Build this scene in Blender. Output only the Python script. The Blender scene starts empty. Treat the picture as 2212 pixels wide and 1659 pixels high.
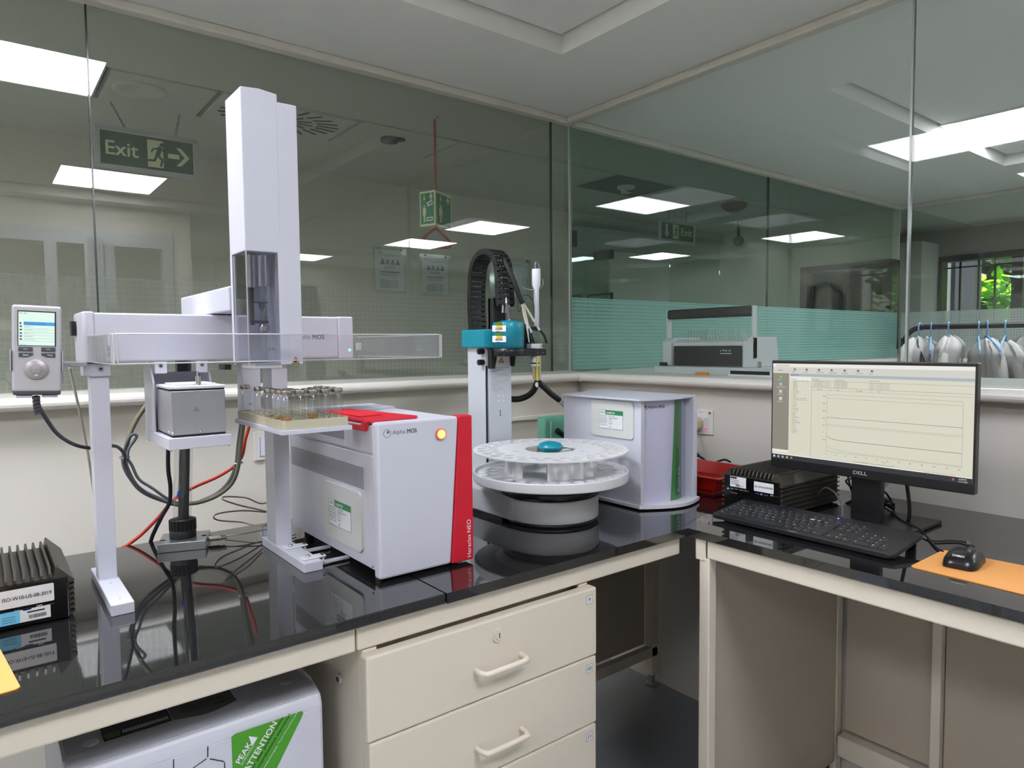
import bpy, bmesh, math, random
from mathutils import Matrix, Vector
random.seed(7)
PI = math.pi
sc = bpy.context.scene
col = sc.collection

# ------------------------------------------------------------------ camera
YAW, PITCH, ROLL, FPX = math.radians(37.94), math.radians(-3.273), math.radians(.524), 1489.3
CAM = Vector((0, 0, 1.36))
fwd = Vector((math.sin(YAW) * math.cos(PITCH), math.cos(YAW) * math.cos(PITCH), math.sin(PITCH)))
rgt0 = Vector((math.cos(YAW), -math.sin(YAW), 0))
dwn0 = fwd.cross(rgt0)
rgt = math.cos(ROLL) * rgt0 + math.sin(ROLL) * dwn0
dwn = -math.sin(ROLL) * rgt0 + math.cos(ROLL) * dwn0
cd = bpy.data.cameras.new('camera')
cam = bpy.data.objects.new('camera', cd)
col.objects.link(cam)
cd.sensor_fit = 'HORIZONTAL'; cd.sensor_width = 36; cd.lens = FPX / 2212 * 36
cd.clip_start = .02; cd.clip_end = 100
up, bk = -dwn, -fwd
cam.matrix_world = Matrix(((rgt.x, up.x, bk.x, CAM.x), (rgt.y, up.y, bk.y, CAM.y), (rgt.z, up.z, bk.z, CAM.z), (0, 0, 0, 1)))
sc.camera = cam


def W(px, py, ax, val):
    """survey helper: where the sight line of a photo point meets a known real plane"""
    v = rgt * ((px - 1106) / FPX) + dwn * ((py - 829.5) / FPX) + fwd
    i = 'xyz'.index(ax)
    return CAM + v * ((val - CAM[i]) / v[i])


# ------------------------------------------------------------------ light, world, exposure
sc.view_settings.view_transform = 'Standard'
sc.view_settings.look = 'None'
sc.view_settings.gamma = 1
sc.view_settings.use_curve_mapping = False
sc.view_settings.exposure = 0.5
sc.cycles.use_denoising = True
sc.cycles.max_bounces = 10
sc.cycles.diffuse_bounces = 5
sc.cycles.glossy_bounces = 6
sc.cycles.transmission_bounces = 8
sc.cycles.transparent_max_bounces = 32
sc.cycles.sample_clamp_indirect = 6
sc.cycles.caustics_reflective = False
sc.cycles.caustics_refractive = False
world = bpy.data.worlds.new('sky')
sc.world = world
world.use_nodes = True
wn = world.node_tree
bg = wn.nodes['Background']
sky = wn.nodes.new('ShaderNodeTexSky')
sky.sky_type = 'HOSEK_WILKIE'
sky.turbidity = 6
sky.sun_direction = (.5, -.5, .7)
wn.links.new(sky.outputs[0], bg.inputs[0])
bg.inputs[1].default_value = 1.6
PANEL = 21.0          # radiance of the ceiling light panels
sl = bpy.data.lights.new('daylight_sun', 'SUN')
sl.energy = 9.0; sl.angle = .02; sl.color = (1, .96, .88)
so = bpy.data.objects.new('daylight_sun', sl); col.objects.link(so)
so.rotation_euler = (math.radians(12), math.radians(-22), 0)


# ------------------------------------------------------------------ materials
def lin(c):
    if isinstance(c, str):
        c = [int(c[i:i + 2], 16) for i in (0, 2, 4)]
    return tuple(((v / 255) / 12.92 if v / 255 <= .04045 else ((v / 255 + .055) / 1.055) ** 2.4) for v in c) + (1,)


MATS = {}


def mat(name, c, rough=.5, metal=0, spec=.5, bump=0, bscale=60, var=.03, emit=0, coat=0, aniso=None):
    if name in MATS: return MATS[name]
    m = bpy.data.materials.new(name); MATS[name] = m
    m.use_nodes = True
    nt = m.node_tree; N = nt.nodes; L = nt.links
    b = N['Principled BSDF']
    c = lin(c)
    b.inputs['Roughness'].default_value = rough
    b.inputs['Metallic'].default_value = metal
    b.inputs['Specular IOR Level'].default_value = spec
    b.inputs['Coat Weight'].default_value = coat
    if emit:
        b.inputs['Base Color'].default_value = (0.02, .02, .02, 1)
        b.inputs['Emission Color'].default_value = c
        b.inputs['Emission Strength'].default_value = emit
        return m
    tc = N.new('ShaderNodeTexCoord')
    no = N.new('ShaderNodeTexNoise'); no.inputs['Scale'].default_value = bscale; no.inputs['Detail'].default_value = 3
    L.new(tc.outputs['Object'], no.inputs['Vector'])
    rp = N.new('ShaderNodeMapRange')
    rp.inputs['To Min'].default_value = 1 - var; rp.inputs['To Max'].default_value = 1 + var
    L.new(no.outputs['Fac'], rp.inputs['Value'])
    vm = N.new('ShaderNodeVectorMath'); vm.operation = 'SCALE'
    vm.inputs[0].default_value = c[:3]
    L.new(rp.outputs[0], vm.inputs['Scale'])
    L.new(vm.outputs[0], b.inputs['Base Color'])
    if bump:
        bp = N.new('ShaderNodeBump'); bp.inputs['Strength'].default_value = bump; bp.inputs['Distance'].default_value = .002
        L.new(no.outputs['Fac'], bp.inputs['Height']); L.new(bp.outputs[0], b.inputs['Normal'])
    return m


def schlick(nt, f0):
    N, L = nt.nodes, nt.links
    lw = N.new('ShaderNodeLayerWeight'); lw.inputs[0].default_value = .5
    pw = N.new('ShaderNodeMath'); pw.operation = 'POWER'; pw.inputs[1].default_value = 5
    L.new(lw.outputs['Facing'], pw.inputs[0])
    ma = N.new('ShaderNodeMath'); ma.operation = 'MULTIPLY_ADD'; ma.inputs[1].default_value = 1 - f0; ma.inputs[2].default_value = f0
    L.new(pw.outputs[0], ma.inputs[0])
    return ma.outputs[0]


def glass(name, tint, f0=.045, rough=0.0, haze=0, hazecol=(1, 1, 1, 1)):
    m = bpy.data.materials.new(name); MATS[name] = m
    m.use_nodes = True
    nt = m.node_tree; N, L = nt.nodes, nt.links
    N.remove(N['Principled BSDF'])
    out = N['Material Output']
    tr = N.new('ShaderNodeBsdfTransparent'); tr.inputs[0].default_value = tint
    gl = N.new('ShaderNodeBsdfGlossy'); gl.inputs['Roughness'].default_value = rough
    mx = N.new('ShaderNodeMixShader')
    L.new(schlick(nt, f0), mx.inputs[0]); L.new(gl.outputs[0], mx.inputs[2])
    if haze:
        df = N.new('ShaderNodeBsdfDiffuse'); df.inputs[0].default_value = hazecol
        tl = N.new('ShaderNodeBsdfTranslucent'); tl.inputs[0].default_value = hazecol
        m1 = N.new('ShaderNodeMixShader'); L.new(df.outputs[0], m1.inputs[1]); L.new(tl.outputs[0], m1.inputs[2])
        m2 = N.new('ShaderNodeMixShader'); m2.inputs[0].default_value = haze
        L.new(tr.outputs[0], m2.inputs[1]); L.new(m1.outputs[0], m2.inputs[2])
        L.new(m2.outputs[0], mx.inputs[1])
    else:
        L.new(tr.outputs[0], mx.inputs[1])
    L.new(mx.outputs[0], out.inputs[0])
    return m


def film(name, along, tint, density, thru=(.8, .9, .86, 1)):
    """frosted film with a grid of thin clear lines"""
    m = bpy.data.materials.new(name); m.use_nodes = True
    nt = m.node_tree; N, L = nt.nodes, nt.links
    N.remove(N['Principled BSDF']); out = N['Material Output']
    tc = N.new('ShaderNodeTexCoord'); sp = N.new('ShaderNodeSeparateXYZ'); L.new(tc.outputs['Object'], sp.inputs[0])
    ln = []
    for ch in (along, 'Z'):
        mo = N.new('ShaderNodeMath'); mo.operation = 'PINGPONG'; mo.inputs[1].default_value = .0085
        L.new(sp.outputs[ch], mo.inputs[0])
        lt = N.new('ShaderNodeMath'); lt.operation = 'LESS_THAN'; lt.inputs[1].default_value = .0007
        L.new(mo.outputs[0], lt.inputs[0]); ln.append(lt)
    mxm = N.new('ShaderNodeMath'); mxm.operation = 'MAXIMUM'
    L.new(ln[0].outputs[0], mxm.inputs[0]); L.new(ln[1].outputs[0], mxm.inputs[1])
    tr = N.new('ShaderNodeBsdfTransparent')
    df = N.new('ShaderNodeBsdfDiffuse'); df.inputs[0].default_value = tint
    tl = N.new('ShaderNodeBsdfTranslucent'); tl.inputs[0].default_value = tint
    m1 = N.new('ShaderNodeMixShader'); m1.inputs[0].default_value = .5
    L.new(df.outputs[0], m1.inputs[1]); L.new(tl.outputs[0], m1.inputs[2])
    tr2 = N.new('ShaderNodeBsdfTransparent'); tr2.inputs[0].default_value = thru
    m2 = N.new('ShaderNodeMixShader'); m2.inputs[0].default_value = density
    L.new(tr2.outputs[0], m2.inputs[1]); L.new(m1.outputs[0], m2.inputs[2])
    m3 = N.new('ShaderNodeMixShader'); L.new(mxm.outputs[0], m3.inputs[0])
    L.new(m2.outputs[0], m3.inputs[1]); L.new(tr.outputs[0], m3.inputs[2])
    L.new(m3.outputs[0], out.inputs[0])
    MATS[name] = m
    return m


wall_m = mat('cream_wall_paint', 'dcd6cb', .55, bump=.05, bscale=25, var=.015)
wallb_m = mat('pale_wall_paint', 'd6d0c8', .6, bump=.05, bscale=25, var=.015)
ceil_m = mat('ceiling_paint', 'e6e6e0', .8, bump=.05, bscale=40, var=.02)
dim_m = mat('corridor_paint', 'd2d0c6', .7, bump=.04, bscale=20, var=.03)
dceil_m = mat('corridor_ceiling_paint', 'c4c8c0', .8, var=.03, bscale=8)
sill_m = mat('glossy_white_sill', 'dedbd2', .25, var=.02)
gap_m = mat('dark_joint', '181a18', .8)
steel_m = mat('cream_painted_steel', 'dbd1c0', .42, bump=.03, bscale=90, var=.02)
dsteel_m = mat('beige_painted_board', 'b5a998', .6, bump=.08, bscale=220, var=.04)
floor_m = mat('gray_floor_tile', '8f959a', .12, var=.06, bscale=6)
white_m = mat('white_plastic', 'e2e2e8', .35, var=.01)
lilac_m = mat('lilac_white_coating', 'cccdd8', .38, bump=.02, bscale=300, var=.01)
gray_m = mat('light_gray_metal', 'b9bcc6', .35, metal=.3, bump=.02, bscale=300, var=.02)
alu_m = mat('brushed_aluminium', 'b4b6ba', .3, metal=.9, bscale=200, var=.05)
chrome_m = mat('polished_steel', 'c8c8c8', .12, metal=1)
nickel_m = mat('nickel_cap', '9a948c', .28, metal=.95, bscale=300, var=.1)
red_m = mat('red_plastic', 'd01830', .4, var=.02)
redcord_m = mat('red_rubber', 'c8301c', .45)
teal_m = mat('teal_plastic', '0f8698', .28, var=.02)
black_m = mat('black_plastic', '141416', .35, var=.1)
mblack_m = mat('matte_black_metal', '1b1b1d', .5, metal=.2, var=.1)
fin_m = mat('bronze_anodised_metal', '4c4741', .42, metal=.5, var=.08)
dgray_m = mat('dark_gray_rubber', '4b4b52', .5, var=.05)
olive_m = mat('olive_hose', '76745a', .4, var=.05)
beige_m = mat('beige_rack_plastic', 'bfb9a0', .55, bump=.03, bscale=300, var=.02)
orange_m = mat('orange_mat_leatherette', 'eaa45a', .6, bump=.08, bscale=400, var=.04)
paper_m = mat('white_paper', 'dfe0e2', .6)
pale_m = mat('pale_gray_plastic', 'cfd0cc', .2, var=.02)
green_m = mat('green_print', '1f7f48', .5)
dkgreen_m = mat('exit_green', '0d4c31', .5, var=.05)
glow_m = mat('photoluminescent_print', 'e4ecc0', .5)
ink_m = mat('black_ink', '1c1c20', .6)
gink_m = mat('gray_ink', '6d6e78', .6)
wink_m = mat('white_ink', 'e8e8ee', .5)
blue_m = mat('sky_blue_plastic', '7fb2e2', .4)
lblue_m = mat('light_blue_print', '6fc3e6', .5)
yellow_m = mat('warning_yellow', 'e0a020', .5)
amber_m = mat('amber_liquid_plastic', 'c8bc5a', .2)
coat_m = mat('white_cotton', 'b9b5b1', .85, bump=.1, bscale=500, var=.03)
redbox_m = mat('red_tray_plastic', 'b81810', .3)
nut_m = mat('brown_seed', 'b98648', .6, var=.25, bscale=300)
panel_m = mat('light_diffuser', 'f3f5ff', emit=PANEL)
panel2_m = mat('light_diffuser_east', 'f3f5ff', emit=PANEL * .72)
shower_m = mat('shower_sign_green', '1d7a4c', .5)
skin_m = mat('portrait_brown', '6b4a3c', .6)
leaf_m = mat('leaf_green', '8fd028', .5, var=.35, bscale=3)
leafd_m = mat('deep_leaf_green', '3f7424', .5, var=.3, bscale=4)
brown_m = mat('dark_window_frame', '1e1c1a', .4)
socket_m = mat('cream_plug', 'cfc0a4', .4)
taupe_m = mat('taupe_stone', 'a9a59e', .7, var=.08, bscale=5)

# polished black granite with fine speckles
granite = bpy.data.materials.new('polished_black_granite'); granite.use_nodes = True
nt = granite.node_tree; b = nt.nodes['Principled BSDF']
tc = nt.nodes.new('ShaderNodeTexCoord')
vo = nt.nodes.new('ShaderNodeTexVoronoi'); vo.inputs['Scale'].default_value = 420
no = nt.nodes.new('ShaderNodeTexNoise'); no.inputs['Scale'].default_value = 500; no.inputs['Detail'].default_value = 4
nt.links.new(tc.outputs['Object'], vo.inputs['Vector']); nt.links.new(tc.outputs['Object'], no.inputs['Vector'])
cr = nt.nodes.new('ShaderNodeValToRGB')
cr.color_ramp.elements[0].position = .5; cr.color_ramp.elements[0].color = lin('161616')
cr.color_ramp.elements[1].position = .78; cr.color_ramp.elements[1].color = lin('3c3c3e')
nt.links.new(no.outputs['Fac'], cr.inputs[0]); nt.links.new(cr.outputs[0], b.inputs['Base Color'])
b.inputs['Roughness'].default_value = .035
b.inputs['Specular IOR Level'].default_value = 1.0
b.inputs['Coat Weight'].default_value = .35
MATS['granite'] = granite

G_A = glass('green_tinted_glass', (.88, .89, .86, 1), .10)
G_B = glass('pale_green_glass', (.945, .968, .955, 1), .028)
G_C = glass('teal_tinted_glass', (.80, .87, .83, 1), .045)
ACR = glass('clear_acrylic', (.93, .93, .95, 1), .06, haze=.04)
ACRE = glass('acrylic_edge_glint', (.85, .87, .9, 1), .2, .1, haze=.65, hazecol=(1, 1, 1, 1))  # milky white stands in for light refracted at the acrylic edges
VG = glass('vial_glass', (.94, .95, .95, 1), .07)
SMK = glass('clear_cover', (.82, .82, .86, 1), .08)
PLST = glass('clear_plastic_sleeve', (.97, .98, .98, 1), .05, .08, haze=.06)
EMER = glass('emerald_acrylic', (.5, .9, .8, 1), .06, .05, haze=.5, hazecol=(.5, .88, .76, 1))
F_A = film('frosted_grid_film_pale', 'X', (.42, .46, .43, 1), .075, (.975, .98, .975, 1))
F_C = film('frosted_grid_film_teal', 'X', (.48, .78, .72, 1), .72)
F_D = film('frosted_grid_film_gray', 'Y', (.72, .76, .72, 1), .75)


# ------------------------------------------------------------------ mesh builder
class MB:
    def __init__(s, m=None):
        s.v = []; s.f = []; s.mi = []; s.sm = []; s.mats = []; s.cur = 0; s.T = None
        if m is not None: s.use(m)

    def use(s, m):
        if m not in s.mats: s.mats.append(m)
        s.cur = s.mats.index(m)
        return s

    def add(s, vs, fs, smooth=False):
        o = len(s.v)
        for p in vs:
            p = Vector(p)
            s.v.append(s.T @ p if s.T else p)
        for f in fs:
            s.f.append([i + o for i in f]); s.mi.append(s.cur); s.sm.append(smooth)
        return s

    def box(s, x0, x1, y0, y1, z0, z1, r=0, seg=2):
        if x0 > x1: x0, x1 = x1, x0
        if y0 > y1: y0, y1 = y1, y0
        if z0 > z1: z0, z1 = z1, z0
        if r:
            r = min(r, .49 * min(x1 - x0, y1 - y0, z1 - z0))
            bm = bmesh.new()
            bmesh.ops.create_cube(bm, size=1)
            for v in bm.verts:
                v.co = Vector(((x0 + x1) / 2 + v.co.x * (x1 - x0), (y0 + y1) / 2 + v.co.y * (y1 - y0), (z0 + z1) / 2 + v.co.z * (z1 - z0)))
            bmesh.ops.bevel(bm, geom=bm.edges[:], offset=r, segments=seg, affect='EDGES', profile=.5)
            return s.bm(bm, smooth=False)
        vs = [(x0, y0, z0), (x1, y0, z0), (x1, y1, z0), (x0, y1, z0), (x0, y0, z1), (x1, y0, z1), (x1, y1, z1), (x0, y1, z1)]
        return s.add(vs, [(0, 3, 2, 1), (4, 5, 6, 7), (0, 1, 5, 4), (1, 2, 6, 5), (2, 3, 7, 6), (3, 0, 4, 7)])

    def bm(s, bm, smooth=False):
        bm.verts.index_update()
        s.add([v.co.copy() for v in bm.verts], [[v.index for v in f.verts] for f in bm.faces], smooth)
        bm.free()
        return s

    def quad(s, a, b, c, d):
        return s.add([a, b, c, d], [(0, 1, 2, 3)])

    def prism(s, pts, d, r=0):
        """pts: closed 3D polygon, d: extrusion vector"""
        n = len(pts); d = Vector(d); P = [Vector(p) for p in pts]
        nrm = Vector((0, 0, 0))
        for i in range(n):
            a, b_ = P[i], P[(i + 1) % n]
            nrm += a.cross(b_)
        if nrm.dot(d) > 0: P = P[::-1]
        if r:
            bm = bmesh.new()
            lo = [bm.verts.new(p) for p in P]; hi = [bm.verts.new(p + d) for p in P]
            bm.faces.new(lo); bm.faces.new(hi[::-1])
            for i in range(n):
                j = (i + 1) % n
                bm.faces.new((lo[j], lo[i], hi[i], hi[j]))
            bmesh.ops.bevel(bm, geom=bm.edges[:], offset=r, segments=2, affect='EDGES', profile=.5)
            return s.bm(bm)
        vs = P + [p + d for p in P]
        fs = [list(range(n)), list(range(2 * n - 1, n - 1, -1))]
        for i in range(n):
            j = (i + 1) % n
            fs.append((j, i, i + n, j + n))
        return s.add(vs, fs)

    def cyl(s, a, b, r, r2=None, n=20, caps=True):
        a, b = Vector(a), Vector(b); r2 = r if r2 is None else r2
        z = (b - a).normalized(); x = z.orthogonal().normalized(); y = z.cross(x)
        vs = []
        for c, q in ((a, r), (b, r2)):
            vs += [c + (x * math.cos(2 * PI * i / n) + y * math.sin(2 * PI * i / n)) * q for i in range(n)]
        s.add(vs, [(i, (i + 1) % n, (i + 1) % n + n, i + n) for i in range(n)], True)
        if caps:
            s.add(vs, [list(range(n))[::-1], list(range(n, 2 * n))])
        return s

    def lathe(s, c, prof, n=32, axis='z', smooth=True, a0=0, a1=2 * PI):
        """prof: list of (radius, height)"""
        full = abs(a1 - a0 - 2 * PI) < 1e-6
        m = n if full else n + 1
        vs = []
        for r, h in prof:
            for i in range(m):
                a = a0 + (a1 - a0) * i / n
                p = (r * math.cos(a), r * math.sin(a), h)
                if axis == 'y': p = (p[0], -h, p[1])
                if axis == 'x': p = (-h, -p[0], p[1])
                vs.append((c[0] + p[0], c[1] + p[1], c[2] + p[2]))
        fs = []
        for k in range(len(prof) - 1):
            for i in range(n):
                j = (i + 1) % m
                fs.append((k * m + i, k * m + j, (k + 1) * m + j, (k + 1) * m + i))
        return s.add(vs, fs, smooth)

    def tube(s, pts, r, n=8, sub=6, closed=False, caps=True):
        P = spline(pts, sub) if sub > 1 else [Vector(p) for p in pts]
        rings = []; prev = None
        for i, p in enumerate(P):
            t = (P[min(i + 1, len(P) - 1)] - P[max(i - 1, 0)])
            t = t.normalized() if t.length > 1e-9 else Vector((0, 0, 1))
            if prev is None: x = t.orthogonal().normalized()
            else:
                x = prev - t * prev.dot(t)
                x = x.normalized() if x.length > 1e-6 else t.orthogonal().normalized()
            prev = x; y = t.cross(x)
            rings.append([p + (x * math.cos(2 * PI * k / n) + y * math.sin(2 * PI * k / n)) * r for k in range(n)])
        vs = [v for rg in rings for v in rg]
        fs = []
        for i in range(len(rings) - 1):
            for k in range(n):
                fs.append((i * n + k, i * n + (k + 1) % n, (i + 1) * n + (k + 1) % n, (i + 1) * n + k))
        s.add(vs, fs, True)
        if caps: s.add(vs, [list(range(n))[::-1], list(range(len(vs) - n, len(vs)))])
        return s

    def ball(s, c, r, n=12, sc3=(1, 1, 1), zmin=-1):
        prof = []
        for i in range(n // 2 + 1):
            a = -PI / 2 + PI * i / (n // 2)
            prof.append((max(1e-5, math.cos(a)), max(zmin, math.sin(a))))
        o = s.T
        M_ = Matrix.Translation(c) @ Matrix.Diagonal((r * sc3[0], r * sc3[1], r * sc3[2], 1))
        s.T = (o @ M_) if o else M_
        s.lathe((0, 0, 0), prof, n)
        s.T = o
        return s

    def text(s, txt, o, right, up_, h, w=None, bold=0, align='l', off=.0004, shear=0):
        """flat print: o = lower-left of the ink, h = ink height, w = ink width"""
        if bold:
            r1, u1 = Vector(right).normalized(), Vector(up_).normalized()
            e = h * bold * 1.8
            for k, (dx, dy) in enumerate(((e, 0), (0, e * .6), (e, e * .6))):
                s.text(txt, Vector(o) + r1 * dx + u1 * dy, right, up_, h, w, 0, align, off + .00002 * (k + 1), shear)
        vs, fs = glyphs(txt, 0)
        if not vs: return s
        x0 = min(v[0] for v in vs); x1 = max(v[0] for v in vs); y0 = min(v[1] for v in vs); y1 = max(v[1] for v in vs)
        right, up_ = Vector(right).normalized(), Vector(up_).normalized()
        nrm = right.cross(up_)
        ky = h / max(1e-6, y1 - y0); kx = (w / max(1e-6, x1 - x0)) if w else ky
        ww = (x1 - x0) * kx
        dx = 0 if align == 'l' else (-ww / 2 if align == 'c' else -ww)
        o = Vector(o) + nrm * off
        return s.add([o + right * ((v[0] - x0) * kx + dx + shear * (v[1] - y0) * ky) + up_ * ((v[1] - y0) * ky) for v in vs], fs)

    def rect(s, o, right, up_, w, h, off=.0003):
        right, up_ = Vector(right).normalized(), Vector(up_).normalized()
        o = Vector(o) + right.cross(up_) * off
        return s.quad(o, o + right * w, o + right * w + up_ * h, o + up_ * h)

    def frame(s, o, right, up_, w, h, t, off=.0003):
        r_, u_ = Vector(right).normalized(), Vector(up_).normalized()
        o = Vector(o)
        s.rect(o, r_, u_, w, t, off); s.rect(o + u_ * (h - t), r_, u_, w, t, off)
        s.rect(o + u_ * t, r_, u_, t, h - 2 * t, off); s.rect(o + r_ * (w - t) + u_ * t, r_, u_, t, h - 2 * t, off)
        return s

    def build(s, name, parent=None, label=None, kind=None, local=False):
        if parent is not None and not local:
            inv = ROOT[parent].inverted()
            vs = [inv @ v for v in s.v]
        else: vs = s.v
        me = bpy.data.meshes.new(name)
        me.from_pydata([tuple(v) for v in vs], [], s.f)
        for m in s.mats: me.materials.append(m)
        me.polygons.foreach_set('material_index', s.mi)
        me.polygons.foreach_set('use_smooth', s.sm)
        me.update()
        o = bpy.data.objects.new(name, me); col.objects.link(o)
        ROOT[o] = Matrix.Identity(4)
        if parent is not None:
            o.parent = parent; ROOT[o] = ROOT.get(parent, Matrix.Identity(4))
        if label: o['label'] = label
        if kind: o['kind'] = kind
        return o


ROOT = {}
GC = {}


def glyphs(txt, bold):
    k = (txt, bold)
    if k in GC: return GC[k]
    cu = bpy.data.curves.new('t', 'FONT'); cu.body = txt; cu.offset = bold * .45; cu.resolution_u = 3
    ob = bpy.data.objects.new('t', cu)
    me = ob.to_mesh()
    r = ([tuple(v.co) for v in me.vertices], [list(p.vertices) for p in me.polygons])
    ob.to_mesh_clear(); bpy.data.objects.remove(ob); bpy.data.curves.remove(cu)
    GC[k] = r
    return r


def spline(pts, sub):
    P = [Vector(p) for p in pts]
    if len(P) < 3: return P
    Q = [P[0] * 2 - P[1]] + P + [P[-1] * 2 - P[-2]]
    out = []
    for i in range(1, len(Q) - 2):
        a, b_, c, d = Q[i - 1], Q[i], Q[i + 1], Q[i + 2]
        for k in range(sub):
            t = k / sub
            out.append(.5 * ((2 * b_) + (c - a) * t + (2 * a - 5 * b_ + 4 * c - d) * t * t + (3 * b_ - a - 3 * c + d) * t ** 3))
    out.append(P[-1])
    return out


def plate(outline, holes, z0, z1, smooth=False):
    """flat plate with round or polygonal holes through it (2D points, extruded in z)"""
    cu = bpy.data.curves.new('p', 'CURVE'); cu.dimensions = '2D'; cu.fill_mode = 'BOTH'
    cu.extrude = (z1 - z0) / 2
    for lp in [outline] + holes:
        sp = cu.splines.new('POLY'); sp.points.add(len(lp) - 1); sp.use_cyclic_u = True
        for i, p in enumerate(lp): sp.points[i].co = (p[0], p[1], 0, 1)
    ob = bpy.data.objects.new('p', cu); me = ob.to_mesh()
    r = ([(v.co.x, v.co.y, v.co.z + (z0 + z1) / 2) for v in me.vertices], [list(p.vertices) for p in me.polygons])
    ob.to_mesh_clear(); bpy.data.objects.remove(ob); bpy.data.curves.remove(cu)
    return r


def circ(cx, cy, r, n=24):
    return [(cx + r * math.cos(2 * PI * i / n), cy + r * math.sin(2 * PI * i / n)) for i in range(n)]


def rrect(x0, x1, y0, y1, r, n=5):
    out = []
    for cx, cy, a in ((x1 - r, y1 - r, 0), (x0 + r, y1 - r, 90), (x0 + r, y0 + r, 180), (x1 - r, y0 + r, 270)):
        for i in range(n + 1):
            t = math.radians(a + 90 * i / n)
            out.append((cx + r * math.cos(t), cy + r * math.sin(t)))
    return out


def thing(name, label, cat, loc=(0, 0, 0), rot=(0, 0, 0), group=None):
    o = bpy.data.objects.new(name, None); col.objects.link(o)
    o.empty_display_size = .02
    o.location = loc; o.rotation_euler = rot
    o['label'] = label; o['category'] = cat
    if group: o['group'] = group
    from mathutils import Euler
    ROOT[o] = Matrix.Translation(loc) @ Euler(rot).to_matrix().to_4x4()
    return o


def tag(o, label, cat, group=None, kind=None):
    o['label'] = label; o['category'] = cat
    if group: o['group'] = group
    if kind: o['kind'] = kind
    return o


def struct(name, mb):
    o = mb.build(name); o['kind'] = 'structure'
    return o


def dup(root, loc=None, rot=None, label=None, group=None):
    r = root.copy(); col.objects.link(r)
    if loc is not None: r.location = loc
    if rot is not None: r.rotation_euler = rot
    if label: r['label'] = label
    if group: r['group'] = group
    for ch in list(root.children):
        c = ch.copy(); col.objects.link(c); c.parent = r
        for g in list(ch.children):
            d = g.copy(); col.objects.link(d); d.parent = c
    return r


X, Y, Z = Vector((1, 0, 0)), Vector((0, 1, 0)), Vector((0, 0, 1))

# ================================================================== THE SETTING
GY, GX, ZC, CZ = 2.32, 2.14, 2.36, .90       # glass planes, ceiling, counter top
XE, YF = 5.50, 3.89                          # east glass / far corridor wall
RU = .06                                     # rise of the ceiling recesses

fl = MB(floor_m).box(-3, 9, -4, 8, -.1, 0)
struct('floor', fl)


def ceiling_with_recess(name, x0, x1, y0, y1, rx0, rx1, ry0, ry1, m):
    c = MB(m)
    z0, z1 = ZC, ZC + .1
    c.box(x0, x1, y0, ry0, z0, z1); c.box(x0, x1, ry1, y1, z0, z1)
    c.box(x0, rx0, ry0, ry1, z0, z1); c.box(rx1, x1, ry0, ry1, z0, z1)
    c.box(rx0 - .02, rx1 + .02, ry0 - .02, ry1 + .02, z1, z1 + .04)
    g = .012
    c.box(rx0 + g, rx1 - g, ry0 + g, ry1 - g, ZC + RU, z1 - .001)
    c.use(gap_m).box(rx0, rx1, ry0, ry1, z1 - .012, z1 - .0005)
    return struct(name, c)


ceiling_with_recess('ceiling', -2.4, GX, -3.5, GY, -1.95, 1.647, -.80, 1.817, ceil_m)
ceiling_with_recess('ceiling', GX, XE, -3.5, GY, 2.715, 4.72, -2.6, 1.43, ceil_m)
cc = MB(dceil_m)
cc.box(-2.4, 7.3, GY, 2.865, ZC, ZC + .1)
cc.box(-2.4, 7.3, 3.24, 8, ZC, ZC + .1)
# service strip of removable tiles
for a, b_ in ((-2.4, .42), (.43, .80), (.815, 1.395), (1.41, 1.93), (1.94, 2.50), (2.51, 3.03), (3.04, 3.58), (3.59, 4.30), (4.31, 5.2)):
    cc.box(a + .004, b_ - .004, 2.872, 3.233, ZC - .004, ZC + .08)
cc.box(5.21, 7.3, 2.865, 3.24, ZC, ZC + .1)
cc.use(gap_m).box(-2.4, 5.3, 2.865, 3.24, ZC + .03, ZC + .09)
struct('ceiling', cc)
cc = MB(ceil_m).box(XE, 7.3, -3.5, GY, ZC, ZC + .1)
struct('ceiling', cc)


def half_wall(name, x0, x1, y0, y1, m):
    return struct(name, MB(m).box(x0, x1, y0, y1, 0, 1.198))


half_wall('wall_north', -2.4, 2.19, 2.226, 2.36, wall_m)
half_wall('wall_east', 2.116, 2.19, -3.5, 2.226, wallb_m)
half_wall('wall_north_hall', 2.19, 5.45, 2.27, 2.37, wall_m)
half_wall('wall_hall_end', 5.45, 5.55, -3.5, 2.37, wall_m)
struct('wall_west', MB(wall_m).box(-2.5, -2.4, -3.6, 8, 0, ZC + .1))
# back partition behind the camera: fascia above aluminium framed panes
bw = MB(wall_m).box(-2.4, 1.32, -1.05, -.95, 2.17, ZC + .02)
bw.box(-2.4, 1.32, -1.05, -.95, 0, .9)
bw.box(1.2, 1.32, -1.05, -.95, .9, 2.17)
bw.use(gray_m)
for a in (-2.4, -1.3, -.25, .40, 1.12):
    bw.box(a, a + .07, -1.03, -.935, .9, 2.17)
bw.box(-2.4, 1.2, -1.03, -.94, 2.08, 2.17)
bw.use(dim_m).box(-2.3, .40, -1.03, -.97, .9, 1.55)
struct('wall_south', bw)
struct('wall_south', MB(dim_m).box(-2.4, 5.6, -3.6, -3.5, 0, ZC + .1))
struct('wall_corridor', MB(dim_m).box(-2.4, 3.60, YF, YF + .1, 0, ZC + .02))
struct('wall_corridor', MB(dim_m).box(-2.4, 7.3, 8, 8.1, 0, ZC + .1))
fw = MB(dim_m)
fw.box(XE, 5.62, 3.10, 8, 0, ZC + .02); fw.box(XE, 5.62, 2.37, 3.10, 0, 1.3); fw.box(XE, 5.62, 2.37, 3.10, 1.98, ZC + .02)
struct('wall_far', fw)
wd = MB(brown_m)
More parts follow.
